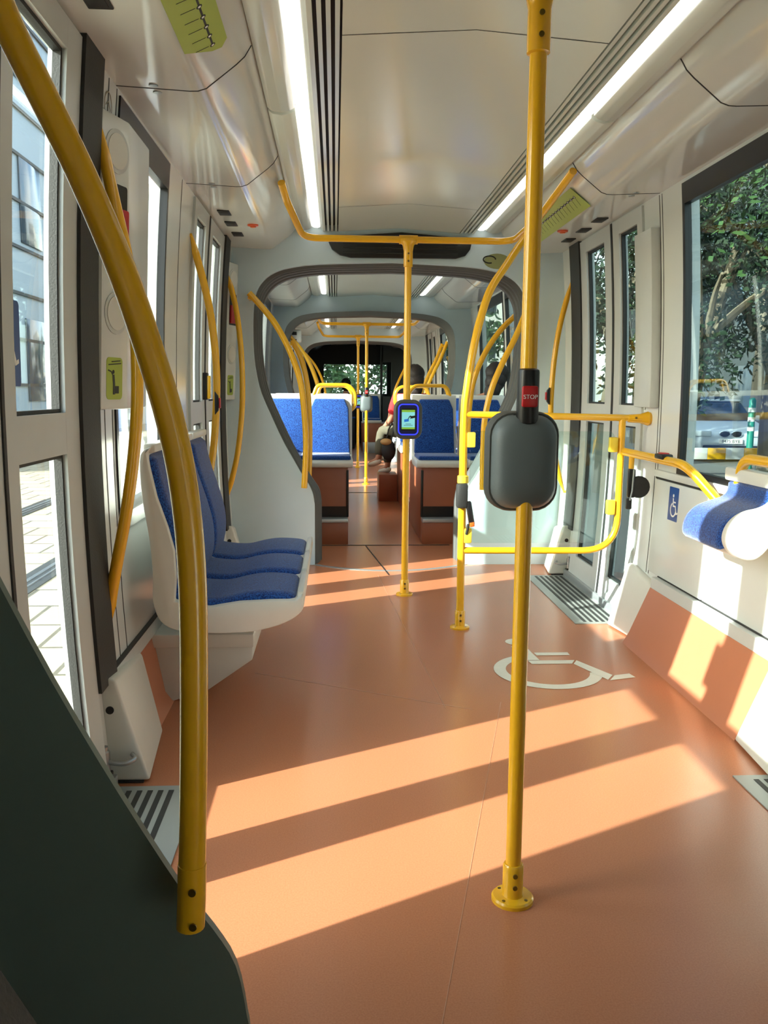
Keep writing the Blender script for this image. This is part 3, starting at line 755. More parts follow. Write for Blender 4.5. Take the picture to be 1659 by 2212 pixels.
def belt_reel():
    t = thing('belt_retractor', 'black wheelchair belt retractor hanging from the low yellow rail', 'seat belt', (1.40, 3.93, .62))
    mb = MB(); mb.tube([(1.392, 3.95, .86), (1.392, 3.95, .80)], .013, 12); mb.build('hanger', M['yellow'], t)
    mb = MB(); mb.lathe([(.048, -.014), (.052, -.006), (.052, .006), (.048, .014)], (1.425, 3.93, .715), 'y', 20); mb.build('reel', M['rubber'], t)
    mb = MB(); mb.box(1.372, 1.404, 3.915, 3.945, .665, .80, .006); mb.build('housing', M['black'], t)
    mb = MB(); mb.tube([(1.388, 3.90, .80), (1.384, 3.90, .70), (1.375, 3.90, .655)], .004, 6); mb.build('release_lever', M['steel'], t)
    mb = MB(); mb.box(1.366, 1.392, 3.915, 3.935, .61, .662, .006); mb.build('buckle', M['rubber'], t)
belt_reel()
def belt_buckle():
    t = thing('seat_belt_buckle', 'black belt buckle with orange tip strapped to the curved screen pole', 'seat belt', (.615, 4.045, .55))
    mb = MB(); mb.lathe([(.020, -.02), (.027, -.016), (.027, .016), (.020, .02)], (.613, 4.07, .735), 'z', 20); mb.build('clamp', M['yplastic'], t)
    mb = MB(); mb.box(.578, .632, 4.015, 4.062, .60, .72, .012); mb.build('reel', M['rubber'], t)
    mb = MB(); mb.box(-.014, .014, -.011, .011, -.06, .06, .007, mtx=Matrix.Translation((.645, 4.03, .575)) @ Matrix.Rotation(-.18, 4, 'Y')); bk = mb.build('buckle', M['black'], t)
    mb = MB(); mb.box(-.012, .012, -.012, .009, -.065, -.040, .005, mtx=Matrix.Translation((.645, 4.03, .575)) @ Matrix.Rotation(-.18, 4, 'Y')); mb.build('release_button', M['orange'], bk)
    mb = MB(); mb.tube([(.640, 4.04, .52), (.636, 4.05, .49), (.632, 4.055, .47)], .007, 8); mb.build('strap', M['rubber'], t)
belt_buckle()

# ------------------------------------------------------------------ seats
def cushion(mb, top, thick, y0, y1, rnd=.02, crown=.0):
    """padded strip following a profile (x,z), rounded at its side edges"""
    prof = catmull([(x, 0, z) for x, z in top], 5); n = len(prof)
    nor = []
    for i in range(n):
        a, c = prof[max(i-1, 0)], prof[min(i+1, n-1)]; d = (c-a).normalized(); nor.append(Vector((d.z, 0, -d.x))*-1)
    L = y1-y0
    secs = [(y0, .0), (y0+rnd*.3, .55), (y0+rnd, .9), (y0+rnd*2, 1.0), (y0+L*.5, 1.0+crown), (y1-rnd*2, 1.0), (y1-rnd, .9), (y1-rnd*.3, .55), (y1, .0)]
    rings = []
    for y, k in secs:
        ring = []
        for i, p in enumerate(prof):
            e = min(i, n-1-i)/2.0; kk = k*min(1, .25+.75*min(1, e))
            ring.append((p.x-nor[i].x*thick*(1-kk), y, p.z-nor[i].z*thick*(1-kk)))
        for i in reversed(range(n)):
            p = prof[i]; ring.append((p.x-nor[i].x*thick, y, p.z-nor[i].z*thick))
        rings.append(mb.addv(ring))
    m = 2*n
    for a, b in zip(rings, rings[1:]):
        for k in range(m): mb.quad(a+k, a+(k+1) % m, b+(k+1) % m, b+k)
    mb.quad(*[rings[0]+k for k in range(m)][::-1]); mb.quad(*[rings[-1]+k for k in range(m)])
def triple_bench():
    t = thing('triple_seat', 'row of three joined blue seats in a white shell along the left wall', 'seat', (-.45, 3.4, 0))
    Y0, Y1 = 2.82, 3.98
    back = [(-.592, .948), (-.580, .88), (-.560, .80), (-.528, .70), (-.506, .61), (-.502, .53), (-.512, .47), (-.524, .435)]
    seat = [(-.535, .466), (-.50, .458), (-.45, .452), (-.39, .452), (-.32, .468), (-.26, .476), (-.19, .474), (-.145, .466), (-.128, .445)]
    shell_out = [(-.598, .965), (-.622, .955), (-.636, .92), (-.632, .80), (-.612, .66), (-.604, .53), (-.607, .455), (-.585, .385), (-.535, .353), (-.46, .343), (-.36, .340), (-.26, .348), (-.17, .374), (-.118, .408), (-.104, .440), (-.112, .470)]
    shell_in = [(-.130, .452), (-.22, .452), (-.32, .447), (-.42, .430), (-.50, .440), (-.535, .452), (-.528, .53), (-.532, .62), (-.552, .70), (-.585, .80), (-.606, .90), (-.612, .945)]
    mb = MB(); prof = [tuple((p.x, p.z)) for p in catmull([(x, 0, z) for x, z in shell_out], 3)]+shell_in
    mb.extrude_y(prof, Y0, Y1, .006, 2); mb.build('shell', M['seatshell'], t)
    w = (Y1-Y0)/3
    for k in range(3):
        a, b = Y0+k*w+.022, Y0+(k+1)*w-.004
        mb = MB(); cushion(mb, back, .034, a, b, .02); mb.build('backrest', M['blue'], t)
        mb = MB(); cushion(mb, seat, .038, a, b, .022); mb.build('seat_cushion', M['blue'], t)
        mb = MB(); mb.box(-.128, -.106, a+.01, b-.01, .440, .476, .006); mb.build('front_clip', M['seatshell'], t)
        mb = MB(); mb.box(-.628, -.588, a+.0, b-.0, .945, .975, .008); mb.build('top_cap', M['seatshell'], t)
    mb = MB(); mb.box(-.476, -.337, 3.10, 3.70, .262, .345, .004); mb.box(-.690, -.30, 3.08, 3.74, .212, .262, .005); mb.build('base_plate', M['seatshell'], t)
    mb = MB(); mb.extrude_y([(-.685, .214), (-.305, .214), (-.308, .158), (-.472, .044), (-.60, .003), (-.685, .003)], 3.10, 3.72, .004); mb.build('mounting_bracket', M['seatshell'], t)
triple_bench()
def perch():
    t = thing('fold_up_seat', 'blue cushioned perch seat with white rounded shell on the right wall', 'seat', (1.40, 2.92, .60))
    top = [(1.452, .845), (1.448, .800), (1.428, .778), (1.385, .764), (1.335, .744), (1.302, .712), (1.287, .672), (1.288, .640), (1.302, .622)]
    cs = MB(); cushion(cs, list(reversed(top)), .035, 2.755, 3.10, .02); cs.build('cushion', M['blue'], t)
    sh = [(1.470, .84), (1.455, .79), (1.40, .745), (1.345, .70), (1.318, .655), (1.318, .622), (1.345, .604), (1.40, .612), (1.50, .66), (1.50, .84)]
    mb = MB(); mb.extrude_y(sh, 2.76, 3.095, .008); mb.build('shell', M['seatshell'], t)
    cap = [(1.500, .86), (1.470, .85), (1.440, .800), (1.405, .778), (1.355, .766), (1.318, .744), (1.294, .712), (1.286, .675), (1.298, .640), (1.328, .616), (1.365, .606), (1.40, .618), (1.44, .660), (1.50, .70)]
    mb = MB(); pc = [(p.x, p.z) for p in catmull([(x, 0, z) for x, z in cap], 4)]; mb.extrude_y(pc, 2.70, 2.756, .010, 3); mb.build('end_cap', M['seatshell'], t)
    mb = MB(); mb.box(1.445, 1.495, 2.70, 3.10, .835, .885, .010); mb.build('top_trim', M['seatshell'], t)
perch()

# ------------------------------------------------------------------ raised seat section beyond the first portal
def local(o):
    o.matrix_parent_inverse = Matrix.Identity(4); return o
def make_seat(hx):
    """single seat facing -y, origin on the box top below the seat centre; hx = side of the loop handle (0 none)"""
    t = thing('tram_seat', '', 'seat', (0, 0, 0), 'single seats on the raised boxes')
    mb = MB()
    prof = [(-.225, .035), (-.215, .005), (-.17, -.002), (.17, -.002), (.205, .02), (.225, .10), (.262, .50), (.262, .545), (.240, .555), (.226, .535), (.19, .13), (.17, .065), (-.20, .062)]
    mb.prism([(-.178, y, z) for y, z in prof], [(.178, y, z) for y, z in prof], .010, 2); local(mb.build('shell', M['seatshell'], t))
    b = bmesh.new()
    def pad(pts0, pts1):
        m_ = MB(); m_.prism(pts0, pts1, .012, 3); return m_
    A = [(-.162, .150, .085), (.162, .150, .085), (.150, .190, .44), (.118, .198, .515), (-.118, .198, .515), (-.150, .190, .44)]
    B = [(x, y+.045, z+.004) for x, y, z in A]
    b.free(); local(pad(A, B).build('backrest', M['blue'], t))
    mb = MB(); mb.box(-.162, .162, -.205, .150, .055, .092, .014, 3); local(mb.build('seat_cushion', M['blue'], t))
    if hx:
        mb = MB(); P = fillet([(-hx*.13, .245, .54), (-hx*.10, .25, .625), (hx*.15, .25, .625), (hx*.205, .25, .57), (hx*.205, .25, .46), (hx*.165, .25, .42)], .05, 6)
        mb.tube(P, .0145, 12); local(mb.build('grab_handle', M['yellow'], t))
    return t
protos = {0: make_seat(0), 1: make_seat(1), -1: make_seat(-1)}
used = set()
def place_seat(h, x, y, z, rz, label):
    o = protos[h]
    if h in used:
        src = o; o = src.copy(); COL.objects.link(o)
        for ch in src.children:
            c = ch.copy(); COL.objects.link(c); c.parent = o
    used.add(h)
    o.location = (x, y, z); o.rotation_euler = (0, 0, rz); o['label'] = label
BT = .575
for x, h, w in ((-.40, 0, 'window seat left of the aisle, sunlit'), (-.043, 1, 'aisle seat left of the aisle with yellow loop'), (.795, -1, 'right aisle seat behind the lit ticket screen'), (1.19, 0, 'window seat right of the aisle')):
    place_seat(h, x, 6.68, BT, 0, 'blue seat facing the camera, front row, %s' % w)
    place_seat(-h, x, 7.26, BT, PI, 'blue seat turned away, right behind the front row, %s' % w.split(',')[0].replace(' with yellow loop', '').replace(' behind the lit ticket screen', ''))
    place_seat(h, x, 8.22, BT, 0, 'blue seat facing the camera, second row, %s' % w.split(',')[0].replace(' with yellow loop', '').replace(' behind the lit ticket screen', ''))
    place_seat(-h, x, 8.80, BT, PI, 'blue seat turned away next to the second portal, %s' % w.split(',')[0].replace(' with yellow loop', '').replace(' behind the lit ticket screen', ''))
for x, w in ((-.25, 'left'), (.70, 'right')):
    place_seat(0, x, 16.5, .55, 0, 'farthest dark blue seat, %s of the aisle in the front section' % w)
def podium(s, y0, y1, label, step):
    x0, x1 = (-.645, .098) if s < 0 else (.662, 1.455)
    t = thing('seat_podium', label, 'seat base', ((x0+x1)/2, (y0+y1)/2, 0))
    ya = y0+.10 if step else y0
    mb = MB(); mb.box(x0, x1, ya, y1, 0, BT, .006); mb.build('box', M['podium'], t)
    if step:
        mb = MB(); mb.box(x0, x1, y0, ya+.01, 0, .165, .004); mb.build('step', M['podium'], t)
        mb = MB(); P = [(x0, y0+.01), (x0+.2*(x1-x0), y0-.012), (x0+.6*(x1-x0), y0-.022), (x1, y0-.004)] if s < 0 else [(x0, y0-.02), (x0+.4*(x1-x0), y0-.004), (x1, y0+.02)]
        A = [(x, y, .165) for x, y in P]+[(x1, ya+.008, .165), (x0, ya+.008, .165)]
        mb.prism(A, [(x, y, z+.028) for x, y, z in A], .003); mb.build('step_nosing', M['alum'], t)
        mb = MB(); mb.box(x0+.01, x1-.006, ya-.006, ya+.002, .195, .275, 0); mb.build('recess_shade_strip', M['black'], t)  # flat black strip: shade of the recess over the step, put in as colour
    xc = x1-.004 if s < 0 else x0+.004
    mb = MB(); mb.box(xc-.009, xc+.009, ya-.008, ya+.012, .012 if not step else .194, BT-.02, .003); mb.build('corner_trim', M['black'], t)
for s, w in ((-1, 'left'), (1, 'right')):
    podium(s, 6.42, 7.55, 'brown seat box with grey step nosing %s of the aisle just past the first portal' % w, True)
    podium(s, 7.96, 9.14, 'second brown seat box %s of the aisle, near the second portal' % w, False)
    x0, x1 = (-.645, .098) if s < 0 else (.662, 1.455)
    t = thing('foot_platform', 'low brown floor step between the two seat boxes %s of the aisle' % w, 'step', ((x0+x1)/2, 7.75, 0))
    mb = MB(); mb.box(x0, x1, 7.555, 7.955, 0, .17); mb.build('step', M['podium'], t)
    mb = MB(); xe = x1-.012 if s < 0 else x0; mb.box(xe, xe+.012, 7.556, 7.954, .171, .177); mb.build('edge_strip', M['alum'], t)
for x0, x1, w in ((-.63, -.03, 'left'), (.52, 1.44, 'right')):
    t = thing('seat_podium', 'farthest brown seat box %s of the aisle in the front section' % w, 'seat base', ((x0+x1)/2, 16.8, 0))
    mb = MB(); mb.box(x0, x1, 16.25, 17.3, 0, .55, .006); mb.build('box', M['podium'], t)
    mb = MB(); mb.box(x0, x1, 16.12, 16.25, 0, .20, .004); mb.build('step', M['alum'], t)

# ------------------------------------------------------------------ door pocket covers at the foot of the walls
def pocket_cover(s, ya, yb, label, hole=True, ia=.950, ib=.985):
    X = lambda v: XC+s*v
    t = thing('door_pocket_cover', label, 'floor cover', (X(1.02), (ya+yb)/2, 0))
    fl = 1 if yb > ya else -1
    A = [(X(1.092), ya, .006), (X(ia), ya, .006), (X(1.040), ya, .315), (X(1.062), ya, .322), (X(1.098), ya, .305)]
    B = [(X(1.092), yb, .006), (X(ib), yb-fl*(.06 if ib > .95 else .0), .006), (X(1.060 if ib > .95 else 1.03), yb, .262), (X(1.080), yb, .272), (X(1.098), yb, .268)]
    mb = MB(); mb.prism(A, B, .010, 3); mb.build('cover', M['seatshell'], t)
    if hole:
        mb = MB(); mb.lathe([(.012, -fl*.0025), (.012, fl*.004)], (X(1.06), ya, .225), 'y', 16); mb.build('plug', M['black'], t)
    mb = MB(); mb.box(*sorted((X(.97), X(1.085))), *sorted((ya-fl*.003, ya+fl*.008)), .0008, .006); mb.build('foot_seal', M['rubber'], t)
pocket_cover(-1, 2.43, 2.86, 'white tapered cover at the foot of the left wall, nearest, with round black plug')
pocket_cover(-1, 5.28, 5.60, 'white tapered cover at the foot of the left wall beside the first portal')
pocket_cover(1, 5.28, 5.60, 'white tapered cover by the far end of the right tread plate, next to the portal')
pocket_cover(1, 4.10, 3.80, 'white tapered cover between the right tread plate and the brown kick panel', False)
pocket_cover(1, 2.38, 2.66, 'sunlit white tapered cover at the right edge of the picture', False, .90, .925)
def door_arm(s, y, label):
    X = lambda v: XC+s*v
    t = thing('door_guide_arm', label, 'door mechanism', (X(1.03), y, .05))
    mb = MB(); mb.lathe([(.016, -.03), (.016, .03), (.011, .034), (.011, .045)], (X(1.07), y, .085), 'z', 16); mb.build('pivot', M['steel'], t)
    mb = MB(); mb.tube(fillet([(X(1.07), y, .085), (X(1.01), y-.01, .08), (X(.985), y+.02, .085), (X(1.0), y+.035, .092)], .02, 5), .007, 10); mb.build('arm', M['steel'], t)
    mb = MB(); mb.box(*sorted((X(1.05), X(1.085))), y-.02, y+.02, .02, .052, .004); mb.build('base', M['rubber'], t)
door_arm(-1, 2.39, 'steel door guide arm at the foot of the near left door')
door_arm(1, 5.235, 'steel door guide arm at the far end of the right door')

# ------------------------------------------------------------------ wall boxes, stickers, buttons
def intercom(y, L, label, sticker):
    t = thing('emergency_panel', label, 'emergency panel', (-.66, y+L/2, 1.09))
    P = [(-.6945, y), (-.688, y), (-.645, y+.14), (-.645, y+L), (-.6945, y+L)]
    mb = MB(); mb.prism([(a, b, 1.09) for a, b in P], [(a+.036, b, 1.935) for a, b in P], .008, 2); mb.build('housing', M['white'], t)
    u = Vector((.045, .14, 0)).normalized(); n = Vector((u.y, -u.x, 0))
    pl = Plane2D(Vector((-.689, y+.004, 1.09))+n*.0015, u, Vector((.036/.845, 0, 1)), n)
    def part(nm, m, shape, par=t, th=.003, lift=0):
        mb = MB(); slabpoly(mb, pl.lifted(lift), shape, th); return mb.build(nm, M[m], par)
    for zc in (.745, .285):
        g = part('speaker_ring', 'door', disc2((.075, zc), .062, 28), th=.003)
        part('speaker_grille', 'seatshell', disc2((.075, zc), .050, 28), g, .002, .003)
    r = part('handle_recess', 'black', rrect(.028, .465, .130, .655, .008), th=.002)
    part('emergency_handle', 'red', rrect(.034, .475, .124, .585, .006), r, .010, .002)
    if sticker:
        g = part('pictogram', 'green', rrect(.026, .030, .112, .155, .014), th=.0012)
        mb = MB(); q = pl.lifted(.0014)
        slabpoly(mb, q, disc2((.062, .112), .006, 12), .0006); ribbon2(mb, q, [(.062, .104), (.066, .075), (.066, .045)], .011, .0006)
        mb.build('person_icon', M['blackink'], g)
        mb = MB(); ribbon2(mb, q, [(.063, .098), (.050, .113), (.034, .117)], .004, .0006); mb.build('arm_icon', M['blackink'], g)
        mb = MB(); slabpoly(mb, q, [(.072, .048), (.092, .048), (.092, .070), (.072, .070)], .0006); mb.build('box_icon', M['blackink'], g)
        mb = MB(); ribbon2(mb, q, [(.052, .142), (.100, .146)], .003, .0006); mb.build('text_line', M['blackink'], g)
        mb = MB(); ribbon2(mb, q, [(.036, .133), (.104, .138)], .003, .0006); mb.build('text_line', M['blackink'], g)
intercom(2.575, .42, 'tall white emergency panel with speaker rings and red handle on the near left wall', True)
intercom(5.45, .17, 'white emergency panel beside the first portal on the left wall', True)
t = thing('wall_cabinet', 'flat white upright cabinet between the right door and the window', 'cabinet', (1.50, 4.08, 1.085))
mb = MB(); side_slab(mb, 1, 3.965, 4.185, 1.085, 1.90, .045, .05, bev=.006); mb.build('door', M['door'], t)
mb = MB(); mb.lathe([(.005, -.012), (.005, 0)], (1.478, 4.05, 1.085), 'z', 10); mb.build('lock', M['steel'], t)
t = thing('door_button', 'yellow door opening button in a black mount on the far left door', 'button', (-.68, 4.55, 1.18))
mb = MB(); side_slab(mb, -1, 4.54, 4.61, 1.10, 1.24, .034, .025, bev=.004); mb.build('mount', M['black'], t)
mb = MB(); side_slab(mb, -1, 4.545, 4.575, 1.105, 1.225, .050, .018, bev=.006); mb.build('push_plate', M['yellow'], t)
def sticker(name, label, cat, pl, w, h, r, m, ink=None):
    t = thing(name, label, cat, tuple(pl(w/2, h/2)))
    mb = MB(); slabpoly(mb, pl, rrect(0, 0, w, h, r), .0012); b = mb.build('plate', M[m], t)
    return t, pl.lifted(.0013)
t, q = sticker('wheelchair_sign', 'blue wheelchair sign stuck on the white panel under the right window', 'sign', side_plane(1, 3.745, .590, .0105), .105, .150, .004, 'sign')
mb = MB(); wheelchair(mb, Plane2D(q(.012, .020), q.u, q.v, q.n), .098, .0006); mb.build('wheelchair_symbol', M['ink'], t)
t, q = sticker('wheelchair_sign', 'blue wheelchair sign on the upper pane of the near left door', 'sign', side_plane(-1, 1.805, 1.155, .0005), .165, .185, .012, 'sign')
mb = MB(); wheelchair(mb, Plane2D(q(.030, .030), q.u, q.v, q.n), .125, .0006); mb.build('wheelchair_symbol', M['ink'], t)
pl = Plane2D((.575, 3.20, .0012), (1, 0, 0), (0, 1, 0))
t = thing('floor_symbol', 'large white wheelchair symbol painted on the floor behind the nearest pole', 'floor marking', (.90, 3.5, 0))
mb = MB(); wheelchair(mb, pl, .66, .0008); mb.build('wheelchair_symbol', M['floorink'], t)
def soffit_plane(s, y, k=0.):
    a = Vector((XC+s*.79, y, 2.045)); b = Vector((XC+s*.70, y, 2.115)); v = (b-a).normalized()
    u = Vector((0, 1, 0)) if s < 0 else Vector((0, -1, 0))
    n = Vector((-s*v.z, 0, s*v.x*s*-1)) if False else Vector((-s*abs(v.z), 0, -abs(v.x)))
    return Plane2D(a+v*k, u, v, n, .0008)
def line_map(s, y, L, label):
    pl = soffit_plane(s, y, -.02); t = thing('line_map', label, 'line map', tuple(pl(L/2, .06)))
    # the lower strip follows the bend of the soffit onto its flat underside
    mb = MB(); shape = [(0, 0), (L-.12, 0), (L-.02, .075), (L, .105), (L-.03, .128), (0, .128)] if s < 0 else [(0, .0), (.0, .128), (L, .128), (L, 0)]
    slabpoly(mb, pl.lifted(.006), shape, .001); mb.build('plate', M['green'], t)
    q = pl.lifted(.0072)
    mb = MB(); ribbon2(mb, q, [(.05, .082), (L-.055, .082)], .006, .0005); mb.build('route_line', M['blackink'], t)
    n = int((L-.1)/.055)
    for i in range(n+1):
        x = .05+i*(L-.105)/n
        mb = MB(); slabpoly(mb, q.lifted(.0004), disc2((x, .082), .0085, 10), .0005); k = mb.build('stop_dot', M['blackink'], t)
        mb = MB(); slabpoly(mb, q.lifted(.0010), disc2((x, .082), .0045, 8), .0004); mb.build('stop_dot_centre', M['ink'], k)
        mb = MB(); ribbon2(mb, q, [(x-.006, .070), (x-.028, .030)], .0022, .0004); mb.build('stop_name_line', M['blackink'], t)
line_map(-1, 1.75, .80, 'green tram line map sticker on the left soffit near the camera')
line_map(1, 5.35, 1.20, 'green tram line map sticker on the right soffit behind the yellow crossbar')
def soffit_button(s, x, y, label, round_=False):
    X = XC+s*x
    t = thing('soffit_lamp' if round_ else 'soffit_sensor', label, 'lamp' if round_ else 'sensor', (X, y, 2.035))
    z = 2.036+ (abs(x)-.84)/.26*.012
    if round_:
        mb = MB(); mb.lathe([(.030, .0), (.028, -.007), (.018, -.010)], (X, y, z), 'z', 20); mb.build('ring', M['warmred'], t)
        mb = MB(); mb.lathe([(.016, 0), (.014, -.006), (.004, -.008)], (X, y, z-.008), 'z', 16); mb.build('lens', M['orange'], t)
    else:
        mb = MB(); mb.box(X-.030, X+.030, y-.058, y+.058, z-.006, z+.001, .003); f = mb.build('frame', M['rubber'], t)
        mb = MB(); mb.box(X-.022, X+.022, y-.042, y+.042, z-.008, z-.005, .002); mb.build('window', M['slot'], t)
for s, w in ((-1, 'left'), (1, 'right')):
    for y, o in ((4.54, 'nearest'), (4.83, 'middle'), (5.14, 'farthest')):
        soffit_button(s, .965, y, 'small dark square sensor on the %s soffit over the far door, %s of three' % (w, o))
    soffit_button(s, .848, 4.83, 'small round orange warning lamp on the %s soffit over the far door' % w, True)
soffit_button(-1, .955, 2.14, 'dark rectangular sensor on the left soffit at the top edge near the camera')
def soffit_latch(s, y, label):
    X = XC+s*.94
    t = thing('panel_latch', label, 'latch', (X, y, 2.04))
    for dy in (-.03, .03):
        mb = MB(); mb.lathe([(.014, 0), (.013, -.003), (.005, -.0035)], (X, y+dy, 2.0405), 'z', 14); mb.build('latch_screw', M['steel'], t)
soffit_latch(-1, 2.743, 'pair of steel latch screws on the left soffit joint nearest the camera')
soffit_latch(-1, 3.953, 'pair of steel latch screws on the left soffit, farther joint')
soffit_latch(1, 3.953, 'pair of steel latch screws on the right soffit over the white cabinet')
# black ventilation panel over the portal
t = thing('air_vent', 'wide black air vent above the first portal behind the crossbar', 'vent', (XC, 5.62, 2.08))
V = [(-.055, 2.112), (.42, 2.150), (.875, 2.116), (.86, 2.050), (.83, 2.012), (.77, 1.994), (.10, 1.990), (.03, 2.005), (-.02, 2.04)]
mb = MB(); mb.prism([(x, 5.600, z) for x, z in V], [(x, 5.632, z) for x, z in V], .004); mb.build('vent_frame', M['black'], t)
for k in range(3):
    z = 2.015+.03*k; mb = MB(); mb.box(.05, .78, 5.594, 5.602, z, z+.010, .002); mb.build('vent_slat', M['slot'], t)
t = thing('oval_sticker', 'round olive sticker on the upper right of the first portal', 'sticker', (1.03, 5.628, 2.0))
pl = Plane2D((1.04, 5.629, 1.985), (1, 0, 0), (0, 0, 1), (0, -1, 0))
mb = MB(); slabpoly(mb, pl, [(.085*math.cos(2*PI*k/24), .048*math.sin(2*PI*k/24)) for k in range(24)], .001); mb.build('plate', M['olive'], t)
mb = MB(); ribbon2(mb, pl.lifted(.0012), [(-.05+.04*math.cos(a*.3), .01+.022*math.sin(a*.3)) for a in range(18)], .008, .0005); mb.build('sticker_print', M['blackink'], t)
for x, z in ((-.60, 1.62), (-.60, 1.30), (-.56, .72), (-.35, .33), (1.36, 1.66), (1.40, 1.45), (1.38, 1.20), (1.02, .27), (1.34, .80)):
    pass
t = thing('cctv_unit', 'small white sensor box on the upper left of the second portal', 'camera', (-.42, 9.42, 1.70))
mb = MB(); mb.box(-.50, -.36, 9.36, 9.43, 1.66, 1.80, .02, 3); mb.build('body', M['white'], t)
mb = MB(); mb.box(-.46, -.41, 9.352, 9.362, 1.74, 1.775, .002); mb.build('grille', M['black'], t)
mb = MB(); mb.lathe([(.009, 0), (.007, -.006)], (-.42, 9.36, 1.69), 'y', 10); mb.build('lens', M['black'], t)
# round icon on the left wall above the emergency panel
pl = side_plane(-1, 2.615, 1.905, .0025)
t = thing('etched_sign', 'faint round pictogram on the left post above the emergency panel', 'sign', tuple(pl(.045, .045)))
mb = MB(); ribbon2(mb, pl, [(.045+.040*math.cos(2*PI*k/24), .055+.040*math.sin(2*PI*k/24)) for k in range(25)], .004, .0006); mb.build('ring', M['screw'], t)
mb = MB(); ribbon2(mb, pl, [(.02, .055), (.045, .07), (.07, .05)], .004, .0006); mb.build('pictogram_line', M['screw'], t)

# cab end -------------------------------------------------------------
mb = MB()
for x0, x1, z0, z1 in ((-.80, -.25, 0, 2.3), (1.15, 1.62, 0, 2.3), (-.25, 1.15, 0, 1.10), (-.25, 1.15, 1.74, 2.3)): mb.box(x0, x1, 19.3, 19.36, z0, z1)
struct(mb.build('wall_front', M['dark']), 'dark cab end with windscreen opening')
WIN[0] += 1
mb = MB(); mb.box(-.26, 1.16, 19.32, 19.33, 1.09, 1.75); struct(mb.build('window_%d' % WIN[0], M['screen_glass']), 'windscreen glass')
t = thing('cab_partition', 'dark partition post at the driver cab in the far front section', 'partition', (.95, 17.9, 0))
mb = MB(); mb.box(.96, 1.50, 17.9, 17.95, 0, 1.05); mb.box(.96, 1.50, 17.9, 17.95, 1.75, 2.12); mb.box(.93, .98, 17.9, 17.95, 0, 2.12); mb.box(1.16, 1.50, 17.9, 17.95, 1.05, 1.75); mb.build('frame', M['dark'], t)
mb = MB(); mb.box(.98, 1.16, 17.92, 17.926, 1.05, 1.75); mb.build('glass_pane', M['glass'], t)

# ------------------------------------------------------------------ people
def skin_mesh(name, joints, bones, material, parent, root=0, sub=1, col=None):
    """one continuous skinned surface grown on a joint skeleton"""
    names = list(joints); idx = {k: i for i, k in enumerate(names)}
    me = bpy.data.meshes.new(name); me.from_pydata([joints[k][:3] for k in names], [(idx[a], idx[b]) for a, b in bones], [])
    o = bpy.data.objects.new(name, me); COL.objects.link(o)
    md = o.modifiers.new('skin', 'SKIN'); md.use_smooth_shade = True
    for i, k in enumerate(names):
        r = joints[k][3]; sv = me.skin_vertices[0].data[i]; sv.radius = r if isinstance(r, tuple) else (r, r); sv.use_root = (i == root)
    ms = o.modifiers.new('sub', 'SUBSURF'); ms.levels = sub; ms.render_levels = sub
    bpy.context.view_layer.update()
    m2 = bpy.data.meshes.new_from_object(o.evaluated_get(bpy.context.evaluated_depsgraph_get()))
    bpy.data.objects.remove(o); m2.materials.clear(); m2.materials.append(material)
    for p in m2.polygons: p.use_smooth = True
    m2.name = name
    return link(name, m2, parent)
